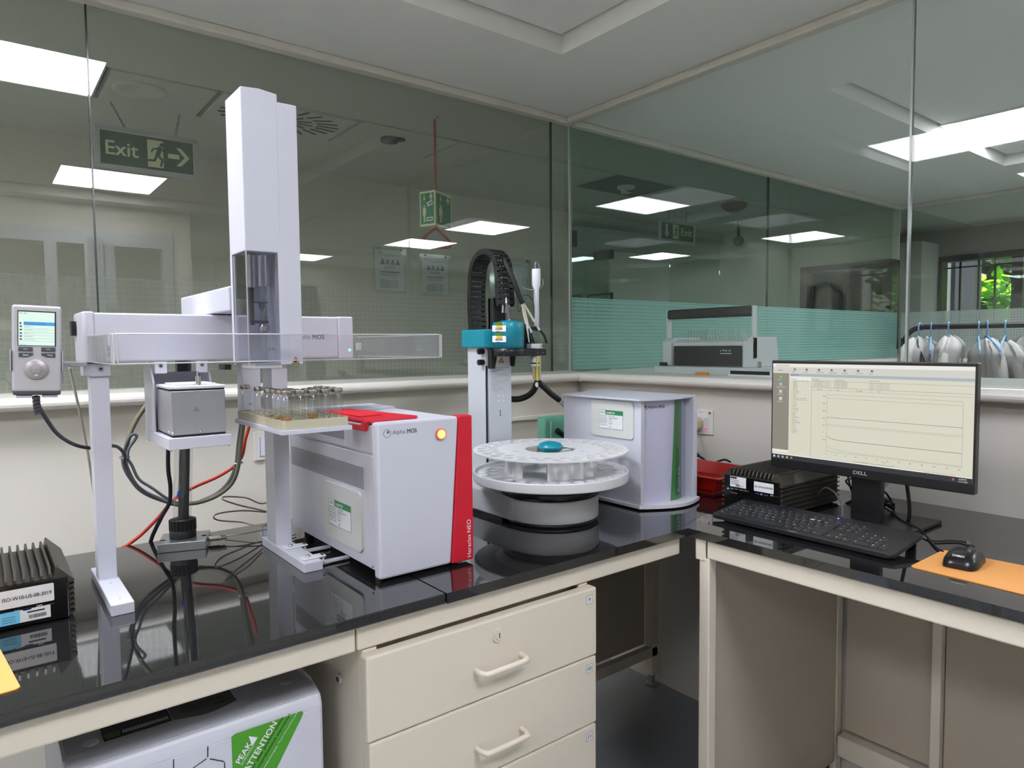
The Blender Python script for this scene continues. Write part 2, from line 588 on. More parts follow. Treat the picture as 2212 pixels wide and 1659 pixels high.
wd.box(5.49, 5.63, 3.04, 3.10, 1.3, 1.98); wd.box(5.49, 5.63, 2.37, 2.43, 1.3, 1.98); wd.box(5.49, 5.63, 2.37, 3.10, 1.93, 1.98)
wd.box(5.49, 5.63, 2.37, 3.10, 1.3, 1.35); wd.box(5.50, 5.60, 2.72, 2.74, 1.35, 1.93)
wd.use(mat('dark_pane', '161614', .04)).box(5.55, 5.57, 2.42, 3.05, 1.34, 1.94)
struct('window_3', wd)

# outer wall with the barred window, garden beyond
ow = MB(taupe_m)
ow.box(7.0, 7.1, -3.5, 1.25, 0, ZC); ow.box(7.0, 7.1, 2.60, 8, 0, ZC)
ow.box(7.0, 7.1, 1.25, 2.60, 0, 1.2); ow.box(7.0, 7.1, 1.25, 2.60, 2.12, ZC)
ow.box(5.55, 7.3, -3.6, -3.5, 0, ZC)
struct('wall_outer', ow)
struct('wall_outer', MB(mat('pier_paint', 'bdbdbb', .7)).box(6.62, 6.995, 2.605, 2.86, 0, 2.24, .004))
wf = MB(brown_m)
wf.box(6.96, 7.1, 1.25, 1.30, 1.2, 2.12); wf.box(6.97, 7.1, 2.57, 2.60, 1.2, 2.12); wf.box(6.96, 7.1, 1.3, 2.57, 2.07, 2.12)
wf.box(6.96, 7.1, 1.3, 2.57, 1.2, 1.25); wf.box(6.97, 7.1, 1.955, 2.035, 1.25, 2.07)
for yy in (2.165, 2.29, 2.435, 1.8, 1.6, 1.42):
    wf.box(7.02, 7.04, yy, yy + .013, 1.25, 2.07)
wf.box(7.02, 7.04, 1.3, 2.57, 2.01, 2.022)
struct('window_4', wf)


# sills with a rounded nose
def sill(name, x0, x1, yb, yn, along='x', s=-1):
    """yb glass side, yn nose side"""
    mb = MB(sill_m)
    r = .018; zb, zt = 1.200, 1.236
    prof = [(yb, zb), (yb, zt + .004)]
    for i in range(9):
        a = math.radians(90 + 180 * i / 8)
        c = yn + r * (1 if yn < yb else -1)
        prof.append((c + math.cos(a) * r * (1 if yn < yb else -1), (zb + zt) / 2 + math.sin(a) * r))
    if along == 'x': mb.prism([(x0, p, z) for p, z in prof], (x1 - x0, 0, 0))
    else: mb.prism([(p, x0, z) for p, z in prof], (0, x1 - x0, 0))
    return struct(name, mb)


sill('trim_1', -2.4, 2.14, GY + .04, 2.152)
sill('trim_2', -3.4, 2.24, 2.56, 2.05, 'y')
sill('trim_3', 2.57, XE, GY + .04, 2.20)
sill('trim_4', -3.4, 2.2, XE + .04, 5.40, 'y')
struct('trim_5', MB(sill_m).prism([(2.05, 2.152, 1.2), (2.05, 2.36, 1.2), (2.15, 2.36, 1.2), (2.15, 2.152, 1.2)], (0, 0, .034)))


# ceiling trims over the glass
def head_trim(name, a, b_, w, m=sill_m):
    struct(name, MB(m).box(a[0], b_[0], a[1], b_[1], ZC - .028, ZC, .006))


tr_m = mat('cream_head_trim', 'd0ccc0', .5, var=.12, bscale=12)
head_trim('trim_6', (-2.4, GY - .035), (GX - .03, GY + .01), 0, tr_m)
head_trim('trim_7', (GX - .035, -3.5), (GX + .01, GY + .01), 0, tr_m)
head_trim('trim_8', (GX + .012, GY - .03), (XE - .03, GY + .01), 0, tr_m)
head_trim('trim_9', (XE - .035, -3.5), (XE + .01, GY + .01), 0, tr_m)


# glass panes (each pane its own thing of the room), 10 mm thick with visible joints
def pane(name, x0, x1, y0, y1, g, z0=1.236, z1=ZC - .026):
    mb = MB(g).box(x0, x1, y0, y1, z0, z1)
    return struct(name, mb)


n = [10]


def wname():
    n[0] += 1
    return 'window_%d' % n[0]


edge_m = mat('glass_edge_dark_green', '27332c', .2)
seal_m = mat('clear_silicone_joint', 'a9b0aa', .2)
def joint(name, x0, x1, y0, y1, m):
    struct(name, MB(m).box(x0, x1, y0, y1, 1.236, ZC - .026))


for a, b_ in ((-2.4, -.95), (-.946, .289), (.293, 2.038), (2.042, 2.135)):
    pane(wname(), a, b_, GY, GY + .010, G_A)
for a in (.289, 2.038): joint('trim_10', a, a + .004, GY - .001, GY + .011, edge_m)
for a, b_ in ((-3.5, -.6), (-.596, .876), (.882, 2.31)):
    pane(wname(), GX, GX + .010, a, b_, G_B)
joint('trim_11', GX - .001, GX + .011, .876, .882, seal_m)
joint('trim_11', GX - .003, GX + .011, 2.310, 2.316, seal_m)
for a, b_ in ((2.155, 3.745), (3.75, 5.49)):
    pane(wname(), a, b_, GY, GY + .010, G_C)
joint('trim_12', 3.745, 3.75, GY - .001, GY + .011, edge_m)
for a, b_ in ((-3.5, .9), (.905, 2.31)):
    pane(wname(), XE, XE + .010, a, b_, G_B)
# frosted grid film on the lower glass
struct('trim_13', MB(F_A).box(-2.4, 2.13, GY - .0012, GY - .0004, 1.24, 1.566))
struct('trim_13', MB(F_C).box(2.16, 5.485, GY - .0012, GY - .0004, 1.24, 1.572))
struct('trim_13', MB(F_D).box(XE - .0012, XE - .0004, -3.5, 2.30, 1.24, 1.572))

# glass partition and open door across the corridor
gp = MB(G_C).box(3.62, 4.02, YF, YF + .01, .05, 2.26); gp.box(4.78, 5.49, YF, YF + .01, .05, 2.26)
gp.box(4.03, 4.77, YF, YF + .01, 2.10, 2.26)
gp.use(alu_m).box(3.60, 5.5, YF - .02, YF + .03, 2.26, 2.30)
gp.use(mblack_m).box(3.60, 3.66, YF - .02, YF + .03, 2.10, 2.22)
struct('window_20', gp)
dr = MB(G_C).box(4.05, 4.06, YF + .02, YF + .72, .03, 2.09)
dr.use(mblack_m).box(4.03, 4.08, YF + .0, YF + .18, 2.04, 2.11)
struct('door_1', dr)
struct('wall_corridor', MB(dceil_m).box(3.6, 5.5, YF + .0, YF + .1, 2.30, ZC + .02))

# white trunking on the north wall
tk = MB(sill_m).box(1.66, 2.116, 2.196, 2.226, 1.048, 1.066, .003)
struct('trim_14', tk)


# ================================================================== CEILING FITTINGS
def light_panel(cx, cy, label, w=.555, z=ZC + RU, m=panel_m):
    t = thing('ceiling_light', label, 'ceiling light', (cx, cy, z), group=None)
    h = w / 2
    f = MB(sill_m)
    f.box(cx - h - .015, cx + h + .015, cy - h - .015, cy - h, z - .008, z); f.box(cx - h - .015, cx + h + .015, cy + h, cy + h + .015, z - .008, z)
    f.box(cx - h - .015, cx - h, cy - h, cy + h, z - .008, z); f.box(cx + h, cx + h + .015, cy - h, cy + h, z - .008, z)
    f.build('frame', t)
    MB(m).box(cx - h, cx + h, cy - h, cy + h, z - .006, z - .0005).build('diffuser', t)
    return t


light_panel(.155, 1.525, 'square ceiling light panel above the bench, mirrored top left in the glass')
light_panel(.72, -.39, 'square ceiling light panel mirrored below the hanging exit sign')
light_panel(-1.25, 1.25, 'square ceiling light panel above the far left end of the bench')
light_panel(-1.25, -.30, 'square ceiling light panel at the left rear of the lab')
light_panel(4.10, 1.12, 'bright square ceiling light at the upper right behind the glass', .59, m=panel2_m)
light_panel(3.72, -.47, 'square ceiling light over the middle of the neighbouring room', m=panel2_m)
light_panel(2.9, -2.9, 'added unseen fill light in the far rear corner of the neighbouring room', .555, ZC, panel2_m)  # out-of-view panel added for more bounce light in this room
light_panel(3.72, -1.65, 'square ceiling light at the rear of the neighbouring room')
fill_m = mat('fill_diffuser', 'eef8ff', emit=42)  # strong emission for the added fill panels below
light_panel(-1.98, 3.52, 'added unseen fill light at the left end of the corridor', .55, ZC, fill_m)  # added out of view to brighten the corridor
light_panel(2.6, 6.0, 'added unseen fill light in the hall behind the corridor wall', .55, ZC, fill_m)  # added behind the wall to light the area past the glass partition
light_panel(6.25, -.6, 'square ceiling light in the room with the barred window', .5, ZC, fill_m)  # added out of view to brighten the outer wall

# round speaker, diffuser, detectors in the corridor strip
sp_ = MB(dceil_m); z = ZC - .004
sp_.lathe((.55, 3.03, 0), [(.095, z), (.095, z - .006), (.085, z - .009), (.062, z - .008), (.055, z - .002), (.0, z - .002)], 32)
tag(sp_.build('ceiling_speaker'), 'round white flush ceiling speaker beside the exit sign chains', 'speaker')
df = thing('air_diffuser', 'square ceiling air diffuser with radiating black slots behind the white tower', 'air vent', (1.105, 3.05, ZC - .004))
MB(dceil_m).box(.82, 1.39, 2.876, 3.229, ZC - .008, ZC - .004).build('face_plate', df)
sl_ = MB(gap_m)
for ring, r0, r1, cnt in ((0, .05, .095, 12), (1, .108, .172, 22)):
    for i in range(cnt):
        a = 2 * PI * i / cnt + .1 * ring
        c, s_ = math.cos(a), math.sin(a); w_ = .007
        q = [(1.105 + r0 * c * 1.5 - w_ * s_, 3.05 + r0 * s_ + w_ * c), (1.105 + r1 * c * 1.5 - w_ * s_, 3.05 + r1 * s_ + w_ * c),
             (1.105 + r1 * c * 1.5 + w_ * s_, 3.05 + r1 * s_ - w_ * c), (1.105 + r0 * c * 1.5 + w_ * s_, 3.05 + r0 * s_ - w_ * c)]
        sl_.prism([(x, y, ZC - .0095) for x, y in q], (0, 0, .001))
sl_.build('slots', df)
d2 = MB(mblack_m).cyl((1.62, 3.02, ZC), (1.62, 3.02, ZC - .022), .042); d2.cyl((1.66, 3.01, ZC), (1.66, 3.01, ZC - .008), .035)
tag(d2.build('ceiling_sensor'), 'black round ceiling sensor in the corridor strip left of the red pull rod', 'sensor')
d3 = thing('smoke_detector', 'white smoke detector on the dark square tile left of the bright panel', 'smoke detector', (3.30, 3.04, ZC))
MB(dim_m).lathe((3.30, 3.04, 0), [(.0, ZC - .05), (.03, ZC - .05), (.035, ZC - .03), (.055, ZC - .022), (.058, ZC - .004)], 24).build('body', d3)
MB(ink_m).box(3.27, 3.31, 3.0, 3.003, ZC - .047, ZC - .04).build('marking', d3)
MB(mat('gray_tile', '6c736c', .7)).box(3.05, 3.57, 2.876, 3.229, ZC - .008, ZC - .0045).build('ceiling_tile_panel', d3)
d4 = thing('alarm_beacon', 'dark red ceiling alarm beacon with a clear lens', 'alarm beacon', (4.37, 2.98, ZC))
MB(mat('maroon_plastic', '5c2626', .4)).lathe((4.37, 2.98, 0), [(.095, ZC - .005), (.095, ZC - .02), (.06, ZC - .05), (0, ZC - .05)], 8).build('housing', d4)
MB(VG).ball((4.37, 2.98, ZC - .055), .035, 12).build('lens', d4)
d5 = MB(mblack_m).ball((5.05, 3.4, 2.20), .045, 14)
d5.cyl((5.05, 3.4, 2.2), (5.05, 3.4, ZC), .012)
tag(d5.build('dome_camera'), 'small black dome hanging from the far corridor ceiling', 'camera')


# hanging exit signs
def chain(mb, a, b_, n_):
    a, b_ = Vector(a), Vector(b_)
    L = (b_ - a).length / n_
    d = (b_ - a).normalized()
    for i in range(n_):
        c = a + d * L * (i + .5)
        s1 = X if i % 2 else Y
        pts = [c + d * math.cos(t) * L * .68 + s1 * math.sin(t) * .0035 for t in [2 * PI * k / 10 for k in range(11)]]
        mb.tube(pts, .0011, 5, 1)


def run_man(mb, o, r_, u_, h):
    """running figure, unit box height 1"""
    def P(pts): mb.add([Vector(o) + r_ * (x * h) + u_ * (y * h) + r_.cross(u_) * .0012 for x, y in pts], [list(range(len(pts)))])
    def limb(x0, y0, x1, y1, w):
        dx, dy = x1 - x0, y1 - y0; l = math.hypot(dx, dy); nx, ny = -dy / l * w / 2, dx / l * w / 2
        P([(x0 + nx, y0 + ny), (x0 - nx, y0 - ny), (x1 - nx, y1 - ny), (x1 + nx, y1 + ny)])
    P([(.40 + .075 * math.cos(a), .88 + .075 * math.sin(a)) for a in [2 * PI * k / 14 for k in range(14)]])
    limb(.36, .80, .24, .45, .16); limb(.30, .74, .10, .68, .06); limb(.10, .70, .02, .55, .06)
    limb(.36, .76, .50, .58, .06); limb(.50, .60, .64, .62, .06)
    limb(.24, .48, .42, .28, .09); limb(.42, .32, .34, .02, .08); limb(.22, .46, .12, .22, .09); limb(.14, .24, -.14, .22, .08)


def exit_sign(x0, x1, y, z0, z1, mirror, label, chx, off=.012):
    t = thing('exit_sign', label, 'exit sign', ((x0 + x1) / 2, y, z0))
    w, h = x1 - x0, z1 - z0; b_ = w * .045
    f = MB(gray_m)
    f.box(x0, x1, y, y + .02, z0, z0 + b_, .002); f.box(x0, x1, y, y + .02, z1 - b_, z1, .002)
    f.box(x0, x0 + b_, y, y + .02, z0 + b_, z1 - b_, .002); f.box(x1 - b_, x1, y, y + .02, z0 + b_, z1 - b_, .002)
    f.build('frame', t)
    MB(dkgreen_m).box(x0 + b_, x1 - b_, y + .006, y + .014, z0 + b_, z1 - b_).build('sign_board', t)
    k = MB(glow_m); fy = y + .006
    iw, ih = w - 2 * b_, h - 2 * b_; ox, oz = x0 + b_, z0 + b_
    k.frame((ox, fy, oz), X, Z, iw, ih, .003, .0004)
    if not mirror:
        k.text('Exit', (ox + iw * .06, fy, oz + ih * .30), X, Z, ih * .40, iw * .33, .02, off=.0006)
        k.rect((ox + iw * .49, fy, oz + ih * .10), X, Z, iw * .17, ih * .80, .0006)
        ax = ox + iw * .71; cz = oz + ih * .5
        for q in ([(0, -.07), (.42, -.07), (.42, .07), (0, .07)], [(.30, .27), (.62, 0), (.30, -.27), (.48, -.27), (.80, 0), (.48, .27)]):
            q = [(ax + a * iw * .30, cz + c * ih * 1.0) for a, c in q]
            k.add([(a, fy - .0006, c) for a, c in (q[:4] if len(q) == 4 else q)], [[0, 1, 2, 3]] if len(q) == 4 else [[0, 1, 4, 5], [1, 2, 3, 4]])
        mo = (ox + iw * .525, fy, oz + ih * .12)
    else:
        k.text('Exit', (ox + iw * .60, fy, oz + ih * .33), X, Z, ih * .42, iw * .34, .02, off=.0006)
        k.rect((ox + iw * .345, fy, oz + ih * .10), X, Z, iw * .18, ih * .80, .0006)
        ax = ox + iw * .16; cz = oz + ih * .5
        k.add([(ax - iw * .03, fy - .0006, oz + ih * .88), (ax - iw * .03, fy - .0006, oz + ih * .35), (ax + iw * .03, fy - .0006, oz + ih * .35), (ax + iw * .03, fy - .0006, oz + ih * .88)], [[0, 1, 2, 3]])
        k.add([(ax - iw * .09, fy - .0006, oz + ih * .52), (ax, fy - .0006, oz + ih * .12), (ax + iw * .09, fy - .0006, oz + ih * .52), (ax, fy - .0006, oz + ih * .30)], [[0, 1, 3], [1, 2, 3]])
        mo = (ox + iw * .37, fy, oz + ih * .12)
    k.build('luminous_print', t)
    m_ = MB(dkgreen_m); run_man(m_, mo, X, Z, ih * .76); m_.build('running_figure', t)
    for cx, dx in chx:
        c = MB(mblack_m); chain(c, (cx + dx, y + .01, ZC), (cx, y + .01, z1), 8); c.build('chain', t)
    return t


exit_sign(.417, .808, 3.24, 2.087, 2.262, False, 'green running man Exit sign with arrow pointing right, hung on chains', ((.53, -.05), (.72, .02)))
exit_sign(4.002, 4.417, 3.35, 2.108, 2.275, True, 'smaller looking Exit sign with a down arrow seen through the right glass', ((4.11, .0), (4.31, .0)))

# emergency shower pull rod with three sided sign
pr = thing('shower_pull_rod', 'red emergency shower pull rod with a triangular handle', 'pull handle', (1.64, 2.64, ZC))
rr = mat('rod_red', 'a03a30', .45)
MB(rr).cyl((1.64, 2.64, ZC), (1.64, 2.64, 1.875), .0055).build('rod', pr)
tri = [(1.64, 2.64, 1.875), (1.62, 2.64, 1.865), (1.575, 2.64, 1.83), (1.565, 2.64, 1.805), (1.59, 2.64, 1.795), (1.66, 2.64, 1.795), (1.705, 2.64, 1.800), (1.715, 2.64, 1.81), (1.705, 2.64, 1.83), (1.66, 2.64, 1.865), (1.64, 2.64, 1.875)]
MB(rr).tube(tri, .006, 8, 4).build('handle', pr)
MB(gray_m).cyl((1.64, 2.64, ZC), (1.64, 2.64, ZC - .01), .02).build('ceiling_rose', pr)
sg = thing('shower_sign', 'green three sided emergency shower sign on the red pull rod', 'safety sign', (1.64, 2.64, 1.93))
A_ = W(907, 450, 'y', 2.68); B_ = W(940, 450, 'y', 2.60); C_ = W(975, 450, 'y', 2.68)
bz, tz = W(940, 486, 'y', 2.6).z, W(940, 410, 'y', 2.6).z
zl0, zl1 = bz, tz
pl = [Vector((A_.x, A_.y, bz)), Vector((B_.x, B_.y, bz)), Vector((C_.x, C_.y, bz))]
MB(glow_m).prism(pl, (0, 0, tz - bz)).build('body', sg)
for a, b_, tilt in ((pl[0], pl[1], 1), (pl[1], pl[2], 0)):
    r_ = (b_ - a); ww = r_.length; r_.normalize(); hh = tz - bz
    f = MB(shower_m).rect(a + r_ * ww * .07 + Z * hh * .06, r_, Z, ww * .86, hh * .88, .0012)
    f.use(glow_m)
    o = a + r_ * ww * .12 + Z * hh * .1
    f.rect(o + r_ * ww * .60 + Z * hh * .63, r_, Z, ww * .07, hh * .2, .0018)
    f.rect(o + r_ * ww * .535 + Z * hh * .70, r_, Z, ww * .20, hh * .06, .0018)
    f.rect(o + r_ * ww * .17 + Z * hh * .72, r_, Z, ww * .05, hh * .08, .0018)
    f.add([o + r_ * ww * .10 + Z * hh * .66 - r_.cross(Z) * -.0018, o + r_ * ww * .28 + Z * hh * .66 + r_.cross(Z) * .0018, o + r_ * ww * .19 + Z * hh * .73 + r_.cross(Z) * .0018], [(0, 1, 2)])
    for i in range(5):
        for j in range(9):
            f.rect(o + r_ * ww * (.18 + (i - 2) * (.03 + .008 * j)) + Z * hh * (.64 - j * .045), r_, Z, ww * .012, hh * .014, .0018)
    f.rect(o + r_ * ww * .13 + Z * hh * .24, r_, Z, ww * .13, hh * .20, .002)
    f.rect(o + r_ * ww * .14 + Z * hh * .02, r_, Z, ww * .045, hh * .22, .002); f.rect(o + r_ * ww * .205 + Z * hh * .02, r_, Z, ww * .045, hh * .22, .002)
    f.rect(o + r_ * ww * .09 + Z * hh * .20, r_, Z, ww * .03, hh * .22, .002); f.rect(o + r_ * ww * .27 + Z * hh * .20, r_, Z, ww * .03, hh * .22, .002)
    nn = r_.cross(Z)
    c = o + r_ * ww * .195 + Z * hh * .485 + nn * .002
    f.add([c + r_ * (math.cos(t) * ww * .045) + Z * (math.sin(t) * ww * .045) for t in [2 * PI * k / 10 for k in range(10)]], [list(range(10))])
    if tilt:
        f.use(paper_m).rect(o + r_ * ww * .42 + Z * hh * .44, (r_ + Z * .35), (Z - r_ * .35), ww * .38, hh * .13, .0026)
        f.rect(o + r_ * ww * .33 + Z * hh * .03, r_, Z, ww * .42, hh * .12, .0026)
        f.use(ink_m).rect(o + r_ * ww * .50 + Z * hh * .50, (r_ + Z * .35), (Z - r_ * .35), ww * .26, hh * .035, .003)
        f.rect(o + r_ * ww * .40 + Z * hh * .07, r_, Z, ww * .30, hh * .035, .003)
    f.build('sign_face', sg)


# posters on the corridor wall
def poster(x0, x1, z0, z1, label, kind_):
    y = YF - .003
    t = thing('wall_poster', label, 'poster', ((x0 + x1) / 2, YF, z0))
    MB(mat('poster_sheet', 'f2f6fa', .4)).box(x0, x1, y, YF, z0, z1).build('sheet', t)
    w, h = x1 - x0, z1 - z0
    k = MB(ink_m)
    if kind_ < 2:
        k.text('SGS', (x0 + w * .08, y, z1 - h * .10), X, Z, h * .05, off=.001)
        for i in range(8): k.rect((x0 + w * .14, y, z0 + h * (.06 + i * .027)), X, Z, w * (.5 if i % 3 else .4), h * .008, .001)
        for i in range(8): k.rect((x0 + w * .66, y, z0 + h * (.06 + i * .027)), X, Z, w * .14, h * .008, .001)
        for i in range(4): k.rect((x0 + w * .3, y, z1 - h * (.40 + .018 * i)), X, Z, w * .4, h * .005, .001)
        for i in range(3): k.rect((x0 + w * .17, y, z0 + h * (.36 + i * .022)), X, Z, w * .6, h * .006, .001)
        k.use(mat('orange_print', 'b4683c', .6)).rect((x0 + w * .17, y, z0 + h * .44), X, Z, w * .68, h * .03, .001)
        k.text('SAFETY WARDENS', (x0 + w * .32, y, z1 - h * .15), X, Z, h * .025, w * .36, off=.001)
        for i in range(4):
            cx = x0 + w * (.24 + .18 * i)
            k.use(mat(['brown_shirt', 'blue_shirt', 'rose_shirt', 'navy_shirt'][i], ['4b4438', '7ba2c4', 'a86a6a', '3b5f93'][i], .6))
            k.rect((cx - w * .07, y, z1 - h * .36), X, Z, w * .14, h * .06, .001)
            k.use(skin_m)
            k.add([(cx + math.cos(t_) * w * .042, y - .0014, z1 - h * .27 + math.sin(t_) * h * .038) for t_ in [2 * PI * q / 12 for q in range(12)]], [list(range(12))])
    else:
        k.frame((x0 + w * .04, y, z0 + h * .03), X, Z, w * .92, h * .94, .002, .001)
        k.rect((x0 + w * .04, y, z1 - h * .14), X, Z, w * .92, .0015, .001)
        k.text('FIRE EVACUATION PLAN', (x0 + w * .3, y, z1 - h * .11), X, Z, h * .035, w * .5, off=.001)
        for i in range(7):
            k.frame((x0 + w * (.08 + .13 * i), y, z0 + h * (.3 + .1 * (i % 3))), X, Z, w * .09, h * .26, .0012, .001)
            k.frame((x0 + w * (.08 + .13 * i), y, z0 + h * .08), X, Z, w * .10, h * .14, .0012, .001)
        k.use(yellow_m).rect((x0 + w * .30, y, z0 + h * .12), X, Z, w * .012, h * .6, .001)
        k.use(chrome_m).cyl((x1, y, z1 + .005), (x1, y - .015, z1 + .005), .012)
    k.build('printing', t)
    s_ = MB(PLST).box(x0 - .02, x1 + .02, y - .004, y - .002, z0 - .015, z1 + .015)
    s_.use(ink_m).cyl((x0 + .02, y - .003, z1 + .006), (x0 + .02, y - .009, z1 + .006), .005); s_.cyl((x1 - .02, y - .003, z1 + .003), (x1 - .02, y - .009, z1 + .003), .005)
    s_.build('plastic_sleeve', t)


poster(1.975, 2.17, 1.705, 1.955, 'left wall poster with four portrait photos in a clear sleeve', 0)
poster(2.305, 2.50, 1.695, 1.935, 'right portrait poster, partly behind the shower handle', 1)
poster(2.86, 3.19, 1.68, 1.955, 'pale evacuation plan poster behind the black cable chain', 2)
for x0, y0, y1, z0, z1, lb in ((5.5, 5.26, 5.64, 1.60, 1.915, 'wide black framed picture on the far wall left of the glass door'), (5.5, 5.74, 6.1, 1.60, 1.925, 'black framed picture at the extreme left of the far wall')):
    t = thing('framed_picture', lb, 'picture', (x0, (y0 + y1) / 2, z0))
    f = MB(black_m)
    f.box(x0 - .02, x0, y0, y1, z0, z0 + .025); f.box(x0 - .02, x0, y0, y1, z1 - .025, z1); f.box(x0 - .02, x0, y0, y0 + .025, z0, z1); f.box(x0 - .02, x0, y1 - .025, y1, z0, z1)
    f.build('frame', t)
    MB(mat('picture_sky', '9db4bf', .4)).box(x0 - .012, x0, y0 + .025, y1 - .025, z0 + .025, z1 - .025).use(gap_m).box(x0 - .0125, x0, y0 + .025, y1 - .025, z0 + .025, z1 - .07).build('print', t)


# ================================================================== BENCHES
FY = 1.067; FXD = 1.383
t = MB(granite).box(-1.2, .672, FY, 1.803, CZ - .02, CZ, .002, 1)
tag(t.build('bench_worktop'), 'black granite worktop slab left of the thin joint, under the autosampler legs', 'worktop')
t = MB(granite).prism([(.674, FY, CZ - .02), (FXD, FY, CZ - .02), (FXD, 1.085, CZ - .02), (2.110, 1.30, CZ - .02), (2.110, 1.803, CZ - .02), (.674, 1.803, CZ - .02)], (0, 0, .02))
tag(t.build('bench_worktop'), 'black granite worktop slab in the corner, under the turntable', 'worktop')
t = MB(granite).prism([(FXD, -.6, CZ - .02), (2.110, -.6, CZ - .02), (2.110, 1.2975, CZ - .02), (FXD, 1.0835, CZ - .02)], (0, 0, .02))
tag(t.build('desk_worktop'), 'black granite worktop on the right, under the monitor and keyboard', 'worktop')

# north bench steel frame
bf = thing('lab_bench', 'cream steel bench frame carrying the left worktop beside the drawer unit', 'bench', (0, 1.4, 0))
MB(steel_m).box(-1.2, .499, 1.085, 1.12, .832, .88, .004).build('apron', bf)
MB(steel_m).box(.502, 1.375, 1.085, 1.12, .832, .88, .004).build('apron', bf)
MB(steel_m).box(-1.2, 2.10, 1.775, 1.80, .832, .88, .003).build('rear_rail', bf)
MB(steel_m).box(1.062, 2.09, 1.755, 1.785, .125, .165, .003).build('rear_stretcher', bf)
MB(steel_m).box(1.062, 1.085, 1.12, 1.75, .125, .165, .003).build('side_stretcher', bf)
MB(steel_m).box(2.055, 2.095, 1.755, 1.795, .05, .88, .003).build('leg', bf)
MB(steel_m).box(-1.15, -1.11, 1.13, 1.17, .0, .83, .003).build('leg', bf)
MB(alu_m).cyl((2.075, 1.775, 0), (2.075, 1.775, .05), .014).cyl((2.075, 1.775, 0), (2.075, 1.775, .012), .022).build('levelling_foot', bf)
MB(dsteel_m).box(1.07, 2.05, 1.79, 1.798, .17, .83).build('back_panel', bf)
MB(dsteel_m).box(.51, 1.06, 1.79, 1.798, .05, .83).build('back_panel', bf)

# drawer unit
du = thing('drawer_unit', 'cream steel drawer unit with numbered drawers under the bench', 'drawer unit', (.785, 1.4, .02))
c = MB(steel_m)
c.box(.512, .530, 1.10, 1.70, .02, .83, .002); c.box(1.038, 1.056, 1.10, 1.70, .02, .83, .002)
c.box(.53, 1.038, 1.68, 1.70, .02, .83); c.box(.53, 1.038, 1.1, 1.68, .02, .04); c.box(.53, 1.038, 1.115, 1.68, .81, .83)
c.box(1.030, 1.056, 1.088, 1.10, .02, .83, .002); c.box(.512, .54, 1.088, 1.10, .02, .83, .002)
c.build('body', du)
h = MB(pale_m).cyl((.511, 1.18, .745), (.505, 1.18, .745), .009); h.use(gap_m).cyl((.505, 1.18, .745), (.5045, 1.18, .745), .005)
h.build('plug_cap', du)
zt = .826
for i, num in enumerate(('9', '10', '11', None, None)):
    if zt < .1: break
    z1, z0 = zt, zt - .152
    dz = 0 if i != 1 else -.002
    d = MB(steel_m).box(.507 + .004 * (i % 2), 1.060, 1.063 + .001 * i, 1.089, z0, z1, .004).build('drawer', du)
    # bow handle
    xa, xb, zh = .735, .845, z0 + .062
    yy = 1.063
    hp = [(xa, yy, zh), (xa, yy - .014, zh), (xa + .004, yy - .024, zh), (xa + .014, yy - .029, zh), (xb - .014, yy - .029, zh), (xb - .004, yy - .024, zh), (xb, yy - .014, zh), (xb, yy, zh)]
    MB(steel_m).tube(hp, .0056, 10, 3).build('handle', d)
    if num:
        l = MB(paper_m).rect((1.028, 1.063 + .001 * i, z1 - .033), X, Z, .019, .019, .0006)
        l.use(ink_m).frame((1.028, 1.063 + .001 * i, z1 - .033), X, Z, .019, .019, .0006, .0009)
        l.text(num, (1.0375, 1.063 + .001 * i, z1 - .028), X, Z, .009, None, .01, 'c', .0011)
        l.build('number_label', d)
    if i == 0:
        MB(steel_m).cyl((.788, 1.063, .792), (.788, 1.059, .792), .0135, n=28).cyl((.788, 1.059, .792), (.788, 1.0575, .792), .009).use(ink_m).box(.787, .789, 1.0572, 1.0576, .787, .797).build('lock', d)
    zt = z0 - .0025

# east desk frame
ef = thing('computer_desk', 'cream steel desk frame carrying the right worktop, open channel end', 'desk', (1.75, .5, 0))
MB(steel_m).box(1.395, 1.428, -.6, 1.020, .832, .879, .004).build('apron', ef)
e_ = MB(steel_m)
e_.box(1.392, 1.396, 1.022, 1.050, .826, .879); e_.box(1.396, 1.425, 1.046, 1.050, .826, .879); e_.box(1.396, 1.425, 1.022, 1.050, .826, .830)
e_.build('open_channel_end', ef, 'open cream channel end with a rough torn edge')
MB(steel_m).box(1.395, 1.425, 1.012, 1.042, 0, .832, .003).build('leg', ef)
MB(steel_m).box(2.055, 2.090, 1.022, 1.042, 0, .832, .003).build('leg', ef)
MB(dsteel_m).box(1.425, 2.055, 1.024, 1.032, .06, .832).build('side_panel', ef)
MB(steel_m).box(2.060, 2.085, 1.105, 1.125, .05, .84, .002).build('rear_post', ef)
MB(steel_m).box(2.060, 2.085, .735, .760, .05, .84, .002).build('rear_post', ef)
MB(steel_m).box(2.060, 2.085, .15, .175, .05, .84, .002).build('rear_post', ef)
MB(steel_m).box(2.045, 2.085, -.6, 1.012, .085, .150, .003).build('rear_stretcher', ef)
for a, b_ in ((.765, 1.010), (.545, .735), (.18, .540)):
    MB(dsteel_m).box(2.085, 2.092, a, b_, .155, .83, .003).build('back_panel', ef)

